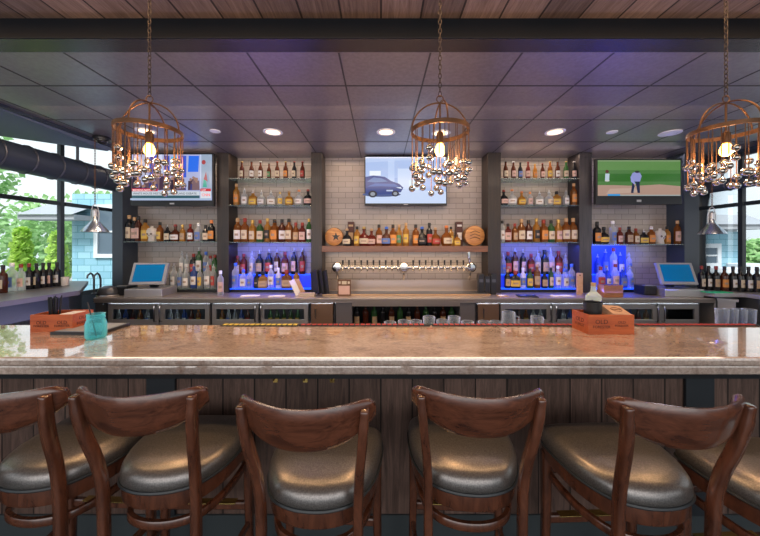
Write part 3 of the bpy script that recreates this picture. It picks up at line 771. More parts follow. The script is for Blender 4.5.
row(YU,ZU,'on upper blue step by right register','liquor bottles beside the right register',
 [(597.6,'round','blue','blue','silver',19),(605.5,'slim','blue','blue','silver',24),(613.5,'slim','clear','pink','red',27),(620.3,'round','blue','white','silver',21),(629,'slim','clear','blue','silver',21)])
row(YLo,Z4,'on lower blue step by right register','liquor bottles beside the right register',
 [(600.5,'square','clear','red','red',22),(607.5,'round','blue','white','silver',20),(615.3,'tall','clear','pink','red',25),(622.8,'square','blue','blue','silver',20),(630,'tall','clear','blue','silver',22)])
# wood shelf in the centre
ZC=1.568
tag(MB().box(b3[0],b3[1],4.225,4.488,1.485,ZC,bev=.004).build('wooden_shelf',M_shelfwood),'thick brown wooden shelf above the beer taps','shelf')
row(YS,ZC,'on wooden shelf above the taps','whiskey bottles on the wooden shelf',
 [(347,'squat','dark','cream','cork',17),(357,'round','gold','yellow','black',20),(364,'squat','red','cream','gold',19),(371.5,'squat','red','pink','cork',17),(379,'round','amber','pink','black',22),(386.5,'squat','brown','blue','blue',19),(393,'square','amber','orange','black',22),(399,'tall','gold','green','cork',22),(406,'tall','gold','yellow','cork',24),(415.7,'round','amber','orange','black',22),(422,'squat','dark','black','blue',19),(429.3,'tall','dark','red','black',24),(435.4,'squat','amber','red','cork',18),(446.5,'squat','amber','cream','orange',20),(451,'tall','gold','yellow','black',20)][:15])
bottle(wx(457,4.30),4.30,ZC,'flask','gold','yellow','brown','golden broad bottle with yellow label before the right maroon box on wooden shelf','whiskey bottles on the wooden shelf',.8)
def giftbox(px,hp,l,lab):
    X=wx(px,4.42); h=hp*4.42/F
    o=MB().box(-.045,.045,-.035,.035,0,h,bev=.002).build('gift_box',pm('box_maroon',(.07,.02,.015),.5),None,loc=(X,4.43,ZC)); tag(o,l,'box')
    MB().box(-.032,.032,-.0365,-.035,h*.25,h*.55).box(-.032,.032,-.0365,-.035,h*.8,h*.88).build('box_label',lab,o)
giftbox(351,24,'tall dark maroon bottle box at left end of wooden shelf',LB['tan'])
giftbox(459,24,'tall maroon bottle box with white label at right end of wooden shelf',LB['white'])
# barrel heads
def barrel(px,d,l,star):
    X=wx(px,4.36); r=d/2*4.36/F
    o=MB(); o.lathe([(r*.93,-.06),(r,-.055),(r,.055),(r*.93,.06)],32,ax='Y'); o=o.build('barrel_head',wood('barrel',(.28,.10,.025),(.62,.30,.09),(1,4,6),.4,.2,5,.1),None,True,(X,4.38,ZC+r)); tag(o,l,'barrel')
    MB().tube([(r*.97*math.cos(2*PI*i/32),-.05,r*.97*math.sin(2*PI*i/32)) for i in range(32)],.008,6,True).build('rim_band',M_bronze,o,True)
    if star:
        pts=[]
        for i in range(10):
            a=PI/2+i*PI/5; rr=r*(.5 if i%2==0 else .2); pts.append((rr*math.cos(a)+r*.2,-.0615,rr*math.sin(a)))
        s=MB(); s._f([s.bm.verts.new(p) for p in pts]); s.build('star_emblem',M_black,o)
    else:
        s=MB()
        for z in (.3,.0,-.3): s.tube([(-r*.5,-.061,r*z),(0,-.062,r*(z+.18)),(r*.5,-.061,r*z)],.006,6)
        s.build('carved_lines',M_bronze,o)
    return o
barrel(334.5,18,'round wooden barrel end with black star, left end of wooden shelf',True)
barrel(474,20,'round carved wooden barrel end, right end of wooden shelf',False)

# single bottle on counter
bottle(wx(220.5,4.05),4.05,CT,'slim','clear','pink','white','slim clear bottle standing alone on the counter right of the left riser',None,1.0)
# cooler contents
cw=[('clear','white','beer'),('amber','yellow','beer'),('blue','white','beer'),('clear','blue','beer'),('brown','red','beer'),('green','yellow','beer')]
for di,(a,b,hd,ci) in enumerate(doors):
    for q in range(5):
        gl,lab,ty = cw[5 if di==3 else (di*3+q*2)%5]
        px=a+7+(b-a-14)*(q+.5)/5
        Y=3.96
        bottle(wx(px,Y),Y,.555,'beer',gl,lab,'gold','%s bottle with %s label, %s from left inside %s cooler door'%(gl,lab,ORD[q],ORD[di]),'bottles inside the coolers',.92)
for q in range(12):
    Y=3.98; px=357+q*8.6
    bottle(wx(px,Y),Y,.52,'wine',['dark','brown','green'][q%3],None if q%2 else 'tan',['red','gold','black'][q%3],'dark bottle, %s from left inside open cabinet under the taps'%ORD[q],'dark bottles in the open cabinet')

# ------------------------------------------------------------------ window ledges and their bottles
lp=[(-4.28,.2),(-3.3,.2),(-3.1,3.2),(-3.81,4.05),(-4.28,4.05)]
LZ=1.11
l=tag(empty('window_ledge',(-3.7,2.2,0)),'dark cabinet with grey ledge top along the left windows','ledge')
o=MB().prism(lp,LZ-.045,LZ).build('ledge_top',pm('ledge_grey',(.15,.155,.17),.35,.3),l); o.location=(3.7,-2.2,0)
o=MB().prism([(-4.27,.25),(-3.36,.25),(-3.16,3.15),(-3.83,3.98),(-4.27,3.98)],0,LZ-.045).build('ledge_cabinet',M_slate,l); o.location=(3.7,-2.2,0)
led=[(3,3.05,'wine','brown','cream','black'),(12,3.15,'tall','clear','blue','white'),(21,3.2,'wine','clear','pink','red'),(29,3.3,'wine','dark','white','red'),(36.5,3.35,'wine','dark','cream','black'),(43,3.42,'wine','dark','white','black'),(49,3.48,'wine','dark','pink','black'),(57,3.55,'wine','dark','white','black')]
for i,(px,Y,ty,gl,lab,cap) in enumerate(led):
    bottle(wx(px,Y),Y,LZ,ty,gl,lab,cap,'%s %s bottle with %s label, %s from left on left window ledge'%(GW[gl],PROF[ty][4],lab,ORD[i]),'bottles on the left window ledge',.86)
tag(MB().lathe([(0,0),(.03,0),(.036,.01),(.038,.1),(.034,.1),(.03,.012),(0,.012)],16).build('candle_glass',pm('frost',(.75,.7,.65),.4),None,True,(wx(65,3.6),3.6,LZ)),'short frosted glass at the right end of left window ledge','glass')
RZ=1.0
r=tag(empty('window_ledge',(4.4,4.0,0)),'dark cabinet with grey ledge top below the right window','ledge')
o=MB().box(4.36,XR-.01,3.55,4.64,RZ-.045,RZ,bev=.003).box(4.0,4.36,3.7,4.2,RZ-.045,RZ,bev=.003).build('ledge_top',M_steel,r); o.location=(-4.4,-4.0,0)
o=MB().box(4.40,XR-.02,3.6,4.6,0,RZ-.045).build('ledge_cabinet',M_dksteel,r); o.location=(-4.4,-4.0,0)
led=[(701.5,4.0,'wine','dark','cream','red'),(708.5,4.0,'wine','dark','white','black'),(716,3.95,'wine','dark','tan','red'),(724.5,3.92,'wine','brown','orange','black'),(733,3.9,'wine','dark','white','black'),(740.5,3.87,'wine','dark','cream','black'),(748.5,3.84,'wine','dark','white','black'),(757,3.8,'wine','dark','tan','black')]
for i,(px,Y,ty,gl,lab,cap) in enumerate(led):
    bottle(wx(px,Y),Y,RZ,ty,gl,lab,cap,'%s wine bottle with %s label, %s from left on right window ledge'%(GW[gl],lab,ORD[i]),'wine bottles on the right window ledge',.98)
tag(MB().box(-.14,.14,-.06,.05,0,.012,bev=.004).build('green_mat',pm('green_mat',(.03,.55,.25),.5),None,loc=(wx(716,3.78),3.78,RZ)),'bright green mat before the wine bottles on right ledge','mat')

# ------------------------------------------------------------------ beer tap rail
t=tag(empty('beer_tap_tower',(wx(404,4.3),4.3,1.2)),'chrome wall mounted draft beer rail with twenty taps','beer taps')
ox,oy,oz=t.location; ZP=wz(267.5,4.3); YP=4.3
MB().tube([(wx(334,YP)-ox,0,ZP-oz),(wx(474,YP)-ox,0,ZP-oz)],.026,16).build('rail_pipe',M_chrome,t,True)
for px in (337,404,471):
    X=wx(px,YP)-ox
    m=MB(); m.lathe([(0,-.03),(.05,-.028),(.068,-.01),(.072,.01),(.072,.03),(.03,.05),(.03,.19)],24,c=(X,-.0,ZP-oz),ax='Y')
    for v in m.bm.verts: pass
    o=m.build('round_flange',M_chrome,t,True); 
    for v in o.data.vertices: v.co.y = -v.co.y
    m=MB(); m.lathe([(0,-.062),(.02,-.06),(.026,-.05),(.026,-.028)],16,c=(X,0,ZP-oz)); 
    m=MB(); m.tube([(X,.03,ZP-oz-.05),(X,.05,ZP-oz-.12),(X,.1,ZP-oz-.18)],.012,8); m.build('bracket_arm',M_chrome,t,True)
tp=[343+6.1*i for i in range(10)]+[413+6.25*i for i in range(9)]
for i,px in enumerate(tp):
    X=wx(px,YP-.03)-ox; z=ZP-oz
    m=MB(); m.tube([(X,0,z),(X,-.05,z+.004),(X,-.075,z-.01),(X,-.088,z-.045)],.010,8,rad=[.013,.013,.010,.008]).lathe([(.016,z+.0),(.016,z+.025),(.009,z+.03)],10,c=(X,-.05,0))
    f=m.build('tap_faucet',M_chrome,t,True)
    m=MB(); m.lathe([(.006,z+.03),(.009,z+.04),(.013,z+.095),(.013,z+.105),(0,z+.107)],10,c=(X,-.05,0)); m.build('tap_handle',M_black,f,True)
m=MB(); X=wx(469,YP)-ox; z=ZP-oz; m.tube([(X,-.04,z),(X-.01,-.06,z+.08),(X-.02,-.06,z+.17),(X-.02,-.06,z+.22)],.014,10,rad=[.012,.014,.02,.016]); m.build('tall_handle',M_chrome,t,True)
# splash plate and drip tray below taps
m=MB().box(b3[0]+.01,b3[1]-.01,4.475,4.489,CT,CT+.14); tag(m.build('splash_panel',M_steel_warm),'brushed steel splash panel below the beer taps','panel')
dt=MB().box(b3[0]+.05,b3[1]-.05,3.98,4.25,CT,CT+.02,bev=.004).build('drip_tray',pm('copper_tray',(.55,.36,.22),.3,.9)); tag(dt,'long metal drip tray on the counter below the taps','drip tray')
MB().box(b3[0]+.08,b3[1]-.08,4.0,4.23,CT+.02,CT+.022).build('tray_grate',M_dksteel,dt)

# ------------------------------------------------------------------ things on back counter
def register(X,Y,rz,label,label2):
    t=tag(empty('register',(X,Y,CT),rz),label,'register','touchscreen registers')
    MB().box(-.22,.22,-.16,.2,0,.10,bev=.008).build('cash_drawer',M_steel,t)
    MB().tube([(0,.08,.10),(0,.05,.16),(0,.0,.24)],.03,8,rect=(1.6,.8)).build('screen_stand',M_black,t)
    s=MB(); s.box(-.21,.21,-.02,.02,-.14,.15,bev=.008); so=s.build('screen_housing',pm('pos_grey',(.28,.29,.31),.4),t); so.location=(0,-.03,.275); so.rotation_euler=(-.38,0,0)
    p=MB().box(-.175,.175,-.0225,-.02,-.105,.125).build('screen',pm('pos_blue',(.0,.12,.30),.25,emit=(0.,.16,.40),es=.25),so)
    return t
register(wx(151,4.02),4.02,.12,'touchscreen register with blue screen below the news television','')
register(wx(674,4.02),4.02,-.12,'touchscreen register with blue screen below the golf television','')
def printer(px,Y,l):
    t=tag(empty('receipt_printer',(wx(px,Y),Y,CT)),l,'printer')
    MB().box(-.08,.08,-.09,.09,0,.12,bev=.015).build('printer_body',M_black,t); MB().box(-.06,.06,-.07,-.02,.12,.125).build('paper_slot',M_steel,t)
printer(126,4.06,'black receipt printer left of the left register')
printer(645,4.1,'black receipt printer left of the right register')
tag(MB().box(-.06,.06,-.04,.04,0,.07,bev=.003).build('small_wooden_box',M_block,None,loc=(wx(131,4.35),4.35,CT)),'small orange brown box behind the left register','box')
# faucet sink set + dome at far left
t=tag(empty('soda_gun_holder',(wx(108,3.95),3.95,CT)),'dark domed machine at the left end of the back counter','machine')
MB().lathe([(0,0),(.11,0),(.12,.02),(.115,.07),(.09,.11),(.04,.13),(0,.132)],20,sy=.8).build('dome_body',M_dksteel,t,True); MB().lathe([(.125,0),(.13,.012),(.118,.022)],20,sy=.8,cap=False).build('base_rim',M_steel,t,True)
for q,dx in enumerate((-.05,.06)):
    o=MB(); o.tube([(0,0,0),(0,0,.20),(.0,-.02,.26),(.02,-.07,.285),(.03,-.12,.26),(.03,-.13,.22)],.011,8); o.lathe([(.03,0),(.03,.015),(.014,.02)],12)
    tag(o.build('bar_faucet',M_dksteel,None,True,(-3.60+dx*3,3.6+.2*q,LZ) if False else (wx(97+dx*60,4.1),4.1,CT)),'dark curved bar faucet at the left counter end, %s one'%('left','right')[q],'faucet','curved bar faucets')
# menus leaning left in the centre bay
for i,(px,tilt) in enumerate(((313.5,-.28),(318,-.25),(322.5,-.2))):
    Y=4.0-.03*i
    o=MB().box(-.09,.09,-.006,.006,0,.30,bev=.002).build('menu_book',M_black,None,loc=(wx(px+3,Y),Y,CT)); o.rotation_euler=(0,tilt,-.9)
    MB().box(-.08,.08,-.0065,-.006,.01,.29).build('cover',M_rubber,o)
    o.location.z=CT+.026
    tag(o,'black menu book leaning left on the counter, %s of three'%ORD[i],'menu','black menu books')
for i,px in enumerate((296.5,300.5)):
    Y=3.98
    o=MB().box(-.035,.035,-.004,.004,0,.21,bev=.001).build('menu_card',M_kraft if i else M_paper,None,loc=(wx(px+2,Y),Y+.03*i,CT+.01)); o.rotation_euler=(0,-.42,.1)
    tag(o,('white menu card leaning left before the blue shelf','tan menu card leaning behind the white menu card')[i],'menu card')
tag(MB().box(-.10,.10,-.04,.04,0,.045,bev=.004).build('napkin_holder',pm('holder_tan',(.45,.36,.30),.5),None,loc=(wx(307,3.92),3.92,CT)),'low tan napkin box right of the leaning menu cards','box')
fr=MB().box(-.085,.085,-.01,.01,0,.21,bev=.003).build('card_stand',M_bronze,None,loc=(wx(345.5,4.1),3.96,CT)); tag(fr,'small framed card standing on the counter below the taps','sign')
MB().box(-.07,.07,-.0115,-.01,.02,.13).build('printed_card',LB['pink'],fr); MB().box(-.03,.03,-.0115,-.01,.15,.19).box(-.07,-.045,-.0115,-.01,.155,.185).box(.045,.07,-.0115,-.01,.155,.185).build('header_print',LB['cream'],fr)
# dark canisters right of centre and board
for i,px in enumerate((480.5,487,493)):
    o=MB().box(-.035,.035,-.03,.03,0,.27-.03*(i%2),bev=.004).build('bar_canister',M_black,None,loc=(wx(px,4.1),4.1,CT)); tag(o,'tall black canister on the counter, %s of three right of the taps'%ORD[i],'canister','black canisters')
    MB().box(-.025,.025,-.031,-.03,.16,.2).build('canister_slot',M_dksteel,o)
o=MB().box(-.04,.04,-.01,.01,0,.28,bev=.003).build('cutting_board',M_kraft,None,loc=(wx(579.5,4.1),4.1,CT)); tag(o,'narrow tan cutting board standing right of the blue riser','cutting board'); MB().lathe([(0,-.011),(.01,-.011),(.01,.011),(0,.011)],12,c=(0,0,.25),ax='Y').build('hang_hole',M_bronze,o)
for i,(px,Y,w,d,m,l) in enumerate(((250,3.95,.22,.1,M_paper,'loose white papers on the counter before the left blue riser'),(277,3.93,.2,.09,M_paper,'small stack of papers left of the menu cards'),(562,3.95,.28,.1,M_paper,'loose papers on the counter before the right blue riser'),(502,3.95,.12,.1,M_kraft,'small tan tray at left below the right blue riser'))):
    o=MB().box(-w/2,w/2,-d/2,d/2,0,.006,bev=.001).build('paper_stack',m,None,loc=(wx(px,Y),Y,CT),rz=.1); tag(o,l,'papers')
    p_=MB().box(-w/2+.01,w/2-.02,-d/2+.01,d/2-.01,.006,.009).build('top_sheet',M_paper,o); p_.rotation_euler.z=.06
o=MB().box(-.12,.12,-.08,.08,0,.012,bev=.003).build('tablet',M_black,None,loc=(wx(527,3.92),3.92,CT),rz=-.2); tag(o,'dark blue tablet lying before the right blue riser','tablet'); MB().box(-.105,.105,-.065,.065,.012,.013).build('screen',pm('tabscreen',(.01,.02,.15),.15),o)
# cables at right
o=MB(); o.tube(smooth_open([(0,.2,.02),(.05,.1,.015),(.08,-.05,.012),(.10,-.2,.012),(.10,-.225,-.1),(.08,-.225,-.25)],5),.008,6); tag(o.build('black_cable',M_black,None,True,(wx(690,4.0),4.0,CT)),'black cable looping from the right register over the counter edge','cable')
# wooden block + silver topped bottle behind right caddy
o=MB().box(-.12,.12,-.06,.06,0,.15,bev=.004).build('wooden_box',M_block,None,loc=(wx(610,3.9),3.9,CT)); tag(o,'plain brown wooden box on the back counter behind the right caddy','box'); MB().box(-.11,.11,-.05,.05,.15,.153).build('box_lid',M_bronze,o)

# ------------------------------------------------------------------ underbar glassware
tag(MB().box(-2.6,3.6,2.06,2.5,0,.925,bev=.01).build('underbar_station',M_steel),'stainless underbar station behind the stone bar','underbar')
def glass_mesh(h,r0,r1):
    return MB().lathe([(0,.012),(r0*.88,.012),(r1*.9,h-.002),(r1,h),(r1*1.02,h-.004),(r0,.0),(0,0)],16,cap=False).mesh('glass',M_tumb,True,50)
M_tumb=glassmix('tumbler',(.55,.60,.64),.9,.03,.8)
gspec=[(390,.085),(404,.095),(416,.095),(429,.125),(442.5,.10),(454,.125),(467.5,.09),(484,.09),(496,.09),(537,.125)]
YG=2.3
for i,(px,h) in enumerate(gspec):
    me=glass_mesh(h,.038,.044); o=bpy.data.objects.new('drinking_glass',me); COL.objects.link(o)
    o.location=(wx(px,YG),YG,.925); tag(o,'clear drinking glass, %s from left in the row behind the bar edge'%ORD[i],'glass','drinking glasses behind the bar')
o=bpy.data.objects.new('glass_pitcher',glass_mesh(.16,.05,.046)); COL.objects.link(o); o.location=(wx(508.5,YG),YG,.925); tag(o,'tall clear pitcher glass left of the right caddy behind the bar','glass'); 
MB().tube([(.044,0,.13),(.08,0,.12),(.08,0,.06),(.046,0,.04)],.006,6).build('pitcher_handle',M_tumb,o,True)
for i,px in enumerate((722,731,740,749)):
    o=bpy.data.objects.new('drinking_glass',glass_mesh(.17,.032,.04)); COL.objects.link(o); o.location=(wx(px,2.35),2.35,.925); tag(o,'tall blue tinted glass, %s from left below the right window ledge'%ORD[i],'glass','tall glasses at right behind the bar')
# bottle with silver shakers behind the right caddy
# ------------------------------------------------------------------ things on bar
BT=1.07
def caddy(X,Y,rz,w,d,h,label):
    t=tag(empty('napkin_caddy',(X,Y,BT),rz),label,'caddy')
    th=.009
    m=MB(); m.box(-w/2,w/2,-d/2,-d/2+th,0,h,bev=.0015).box(-w/2,w/2,d/2-th,d/2,0,h,bev=.0015).box(-w/2,-w/2+th,-d/2+th,d/2-th,0,h).box(w/2-th,w/2,-d/2+th,d/2-th,0,h).box(-w/2+th,w/2-th,-d/2+th,d/2-th,0,.008)
    m.box(.005,.013,-d/2+th,d/2-th,.008,h*.9); m.build('wooden_tray',M_caddy,t)
    return t
# left caddy
cl=caddy(-1.935,1.893,.06,.235,.145,.10,'orange wooden napkin caddy with black straws, left end of the bar')
textobj('OLD',.028,M_text,cl,loc=(-.055,-.0735,.045)); textobj('FORESTER',.019,M_text,cl,loc=(-.055,-.0735,.028)); textobj('OLD',.028,M_text,cl,loc=(.06,-.0735,.045)); textobj('FORESTER',.019,M_text,cl,loc=(.06,-.0735,.028))
textobj('OLD',.03,M_text,cl,loc=(.118,.0,.06),rot=(PI/2,0,PI/2)); textobj('FOREST',.026,M_text,cl,loc=(.118,.0,.03),rot=(PI/2,0,PI/2))
def straws(X,Y,Z,n,h,label,r=.035,ch=.075):
    t=tag(MB().lathe([(0,0),(r*.8,0),(r,ch),(r*.93,ch),(r*.72,.006),(0,.006)],18,cap=False).build('straw_cup',M_black,None,True,(X,Y,Z)),label,'straw cup')
    for i in range(n):
        a=random.uniform(0,2*PI); q=r*random.uniform(.1,.65)
        MB().tube([(q*math.cos(a),q*math.sin(a),.008),(q*1.5*math.cos(a),q*1.5*math.sin(a),h*random.uniform(.92,1.05))],.0032,6).build('straw',M_black,t,True)
straws(-1.985,1.89,BT+.0085,26,.185,'black cup of black straws in the left wooden caddy',.036)
o=MB()
for i in range(9): o.box(-.05,.05,-.055,.055,i*.0098,i*.0098+.0088,bev=.001)
tag(o.build('napkin_stack',M_paper,None,loc=(-1.873,1.897,BT+.0085),rz=.06),'stack of white napkins in the left wooden caddy','napkins')
# right caddy
cr=caddy((1.187+1.447)/2,1.84,0,.262,.15,.112,'orange red wooden napkin caddy on the bar, right of centre')
textobj('OLD',.036,M_text,cr,loc=(-.055,-.0755,.060)); textobj('FORESTER',.022,M_text,cr,loc=(-.055,-.0755,.036)); textobj('OLD',.022,M_text,cr,loc=(.06,-.0755,.062)); textobj('FORESTER',.017,M_text,cr,loc=(.06,-.0755,.045))
textobj('OLD',.036,M_text,cr,loc=(-.1315,.0,.058),rot=(PI/2,0,-PI/2)); textobj('FOREST',.024,M_text,cr,loc=(-.1315,.0,.034),rot=(PI/2,0,-PI/2))
straws(1.262,1.84,BT+.0085,26,.165,'tall black cup of black straws in the right wooden caddy',.05,.165)
nk=MB().box(-.055,.055,-.055,.055,0,.085,bev=.003)
nk=nk.build('napkin_bundle',M_kraft,None,loc=(1.382,1.845,BT+.05)); nk.rotation_euler=(.30,.06,0)
tag(nk,'tilted stack of brown kraft napkins in the right wooden caddy','napkins')
rg=MB().tube([(.03*math.cos(2*PI*i/24),.022*math.sin(2*PI*i/24),.0855) for i in range(24)],.002,4,True).build('printed_ring',M_text,nk)
textobj('FORESTER',.013,M_text,nk,loc=(0,-.005,.0855),rot=(0,0,0))
# clear bottle with silver pourer resting behind caddy
tag(MB().lathe([(0,0),(.05,0),(.055,.02),(.05,.09),(.02,.12),(.016,.15),(.018,.16),(0,.161)],18).build('decanter',glassmix('g_pale',(.62,.75,.60),.5),None,True,(wx(593.5,2.3),2.3,1.115)),'pale green glass decanter with cork behind the right wooden caddy','bottle')
d_=bpy.context.scene.objects['decanter']; MB().lathe([(0,.155),(.014,.155),(.018,.185),(0,.187)],12).build('stopper',CP['cork'],d_,True)
sk=MB().box(-.06,.06,-.06,.06,0,.19,bev=.01).build('bottle_caddy',M_dksteel,None,loc=(wx(593.5,2.3),2.3,.925)); tag(sk,'dark steel bottle caddy below the pale green decanter','caddy'); MB().box(-.08,.08,-.061,-.06,.03,.09).build('front_slot',M_black,sk)
# turquoise jar
JX,JY=wx(96,1.70),1.70
j=MB().lathe([(0,0),(.046,0),(.054,.008),(.056,.02),(.056,.085),(.050,.102),(.046,.108),(.046,.135),(.049,.137),(.049,.141),(.044,.141),(.042,.105),(.051,.083),(.051,.02),(.044,.008),(0,.008)],28,cap=False).build('glass_jar',GL['teal'],None,True,(JX,JY,BT))
j.scale=(.84,.84,.95)
tag(j,'turquoise glass jar with a black straw on the bar','jar')
for z in (.118,.126): MB().tube([(.047*math.cos(2*PI*i/24),.047*math.sin(2*PI*i/24),z) for i in range(24)],.0022,5,True).build('screw_thread',GL['teal'],j,True)
MB().tube([(.012,-.01,.012),(-.035,.0,.14),(-.065,.01,.205)],.0035,6).build('straw',M_black,j,True)
# black folder / tray
pts=[(wx(50,1.76),1.76),(wx(88,1.73)+.05,1.745),(wx(131,1.97),1.965),(wx(97,1.98),1.97)]
f_=MB().prism(pts,BT,BT+.016).build('bill_folder',M_black); tag(f_,'long black folder lying on the bar behind the turquoise jar','folder')
MB().prism([(x+(0.012 if i in(0,3) else -.012)*0+ (sum(p[0] for p in pts)/4-x)*.1, y+(sum(p[1] for p in pts)/4-y)*.12) for i,(x,y) in enumerate(pts)],BT+.016,BT+.019).build('grey_sheet',pm('sheet_grey',(.32,.34,.37),.4),f_)

# ------------------------------------------------------------------ pendant lamps
def pendant():
    t=empty('pendant_lamp'); R=.151
    # origin at ring centre
    top=PZ-2.185
    ch=MB(); z=R+.035; k=0
    while z<top-.02:
        a=PI/2*(k%2)
        pts=[(.008*math.cos(2*PI*i/8)*math.cos(a),.008*math.cos(2*PI*i/8)*math.sin(a),z+.012+.016*math.sin(2*PI*i/8)) for i in range(8)]
        ch.tube(pts,.0022,5,True); z+=.024; k+=1
    ch.build('chain',pm('chain_metal',(.06,.045,.04),.5,.6),t,True)
    MB().lathe([(0,top-.022),(.03,top-.02),(.055,top-.004),(.055,top)],20).build('ceiling_canopy',M_bronze,t,True)
    MB().tube([(.018*math.cos(2*PI*i/14),0,R+.02+.018*math.sin(2*PI*i/14)) for i in range(14)],.003,5,True).build('hanging_loop',M_bronze,t,True)
    rg=MB(); n=40; 
    for (r,z) in (): pass
    prof=[(R-.003,-.011),(R+.003,-.011),(R+.003,.011),(R-.003,.011),(R-.003,-.011)]
    rg.lathe(prof,48,cap=False); rg.build('hoop_ring',M_copper,t,True)
    for a in (.06,.06+PI/2):
        MB().tube([(R*math.cos(b)*math.cos(a),R*math.cos(b)*math.sin(a),R*math.sin(b)) for b in [PI*i/20 for i in range(21)]],.0042,6).build('arched_strap',M_copper,t,True)
    MB().tube([(0,0,R),(0,0,-.02)],.005,8).build('stem',M_bronze,t,True)
    MB().lathe([(.008,.0),(.017,-.008),(.02,-.03),(.02,-.062),(.014,-.066)],14).build('bulb_socket',M_bronze,t,True)
    MB().lathe([(.012,-.062),(.02,-.076),(.027,-.096),(.027,-.111),(.018,-.128),(0,-.134)],16).build('bulb',M_bulb,t,True)
    n=34; rnd=random.Random(3)
    bm_=MB().sphere((0,0,0),.018,sub=2).mesh('glass_ball',M_mirror,True,80)
    for i in range(n):
        a=2*PI*(i+.3)/n; L=rnd.choice([.165,.19,.215,.24,.265,.285])+rnd.uniform(-.01,.01)
        r=R-.001 if i%2 else R-.022
        x,y=r*math.cos(a),r*math.sin(a)
        w=MB().tube([(x,y,0),(x,y,-L)],.0022,5).build('hanging_rod',M_copper,t,True)
        b=bpy.data.objects.new('glass_ball',bm_); COL.objects.link(b); b.parent=w; b.location=(x,y,-L-.014)
        if i%2==0:
            b=bpy.data.objects.new('glass_ball',bm_); COL.objects.link(b); b.parent=w; b.location=(x*1.02,y*1.02,-L+.035)
    return t
LY=1.65
p0=pendant()
lps=[(149.5,'left copper hoop pendant lamp with hanging glass balls, before the news television'),(440,'middle copper hoop pendant lamp with hanging glass balls, before the centre television'),(726,'right copper hoop pendant lamp with hanging glass balls, beside the golf television')]
for i,(px,l) in enumerate(lps):
    o=p0 if i==0 else dup(p0)
    o.location=(wx(px,LY),LY,2.185); tag(o,l,'pendant lamp','copper pendant lamps over the bar')
    ld=bpy.data.lights.new('bulb_light','POINT'); ld.energy=12; ld.color=(1,.58,.26); ld.shadow_soft_size=.03
    lo=bpy.data.objects.new('bulb_light',ld); COL.objects.link(lo); lo.location=(wx(px,LY),LY,2.185-.15)
# bell pendants by the windows
def bell():
    t=empty('bell_pendant')
    MB().lathe([(.028,.16),(.035,.12),(.06,.09),(.10,.05),(.135,.01),(.14,0),(.135,.0),(.095,.045),(.05,.085),(.0,.10)],24,cap=False).build('bell_shade',pm('galv',(.5,.55,.6),.25,.9),t,True)
    MB().lathe([(.02,.15),(.03,.16),(.03,.22),(.012,.24)],14).build('lamp_neck',M_steel,t,True)
    MB().tube([(-.045,0,.1),(-.05,0,.2),(-.03,0,.27),(0,0,.29),(.03,0,.27),(.05,0,.2),(.045,0,.1)],.005,6).build('wire_yoke',M_steel,t,True)
    MB().sphere((0,0,.04),.03).build('bulb',pm('bulb_soft',(1,.85,.6),.3,emit=(1,.8,.5),es=2),t,True)
    c=MB(); z=.29; k=0
    while z<.98:
        a=PI/2*(k%2); c.tube([(.009*math.cos(2*PI*i/8)*math.cos(a),.009*math.cos(2*PI*i/8)*math.sin(a),z+.012+.017*math.sin(2*PI*i/8)) for i in range(8)],.0025,5,True); z+=.026; k+=1
    c.build('chain',M_bronze,t,True)
    return t
b0=bell()
for i,(px,Y,z,l) in enumerate(((95,3.55,wz(232,3.55),'galvanised bell pendant lamp on a chain before the left window'),(712,3.72,wz(234,3.72),'galvanised bell pendant lamp on a chain before the right window'))):
    o=b0 if i==0 else dup(b0)
    o.location=(wx(px,Y),Y,z); sc=(CZ-z)/1.0; o.scale=(.92,.92,sc); tag(o,l,'pendant lamp','galvanised bell pendants')

# ------------------------------------------------------------------ recessed lights, dome
for i,(px,py,on,l) in enumerate(((273,132,1,'lit round recessed ceiling light, leftmost of three'),(386,132,1,'lit round recessed ceiling light, middle of three'),(555,132,1,'lit round recessed ceiling light, rightmost of three'),
        (146,131,1,'lit recessed ceiling light seen through the left pendant'),(441,133,1,'lit recessed ceiling light seen through the middle pendant'),
        (215,131,0,'small white ceiling disc between the left pendant and first ceiling light'),(612,132,0,'small white ceiling disc right of the rightmost lit ceiling light'),(670,133,0,'unlit round white ceiling speaker above the golf television'))):
    Y=1.26*F/(245-py); X=wx(px,Y); r=.105 if (on or px==670) else .055
    t=tag(empty('recessed_light' if on else 'ceiling_disc',(X,Y,CZ)),l,'ceiling light' if on else 'ceiling disc')
    MB().lathe([(r*.72,-.004),(r,-.006),(r,0),(r*.72,0)],28,cap=False).build('trim_ring',M_white,t,True)
    MB().lathe([(0,-.003),(r*.74,-.003),(r*.74,0),(0,0)],28).build('lens',M_lens if on else M_white,t)
    if on:
        ld=bpy.data.lights.new('downlight','SPOT'); ld.energy=46; ld.color=(1,.74,.48); ld.spot_size=math.radians(125); ld.spot_blend=.8; ld.shadow_soft_size=.08
        lo=bpy.data.objects.new('downlight',ld); COL.objects.link(lo); lo.location=(X,Y,CZ-.03)
Y=1.26*F/(245-137); X=wx(102,Y)
t=tag(empty('camera_dome',(X,Y,CZ)),'black ceiling dome camera near the left window','camera')
MB().lathe([(.08,0),(.085,-.015),(.08,-.04)],20,cap=True).build('dome_base',M_black,t,True); MB().sphere((0,0,-.04),.062,(1,1,.8)).build('dome_glass',pm('smoke',(.02,.02,.02),.05),t,True)

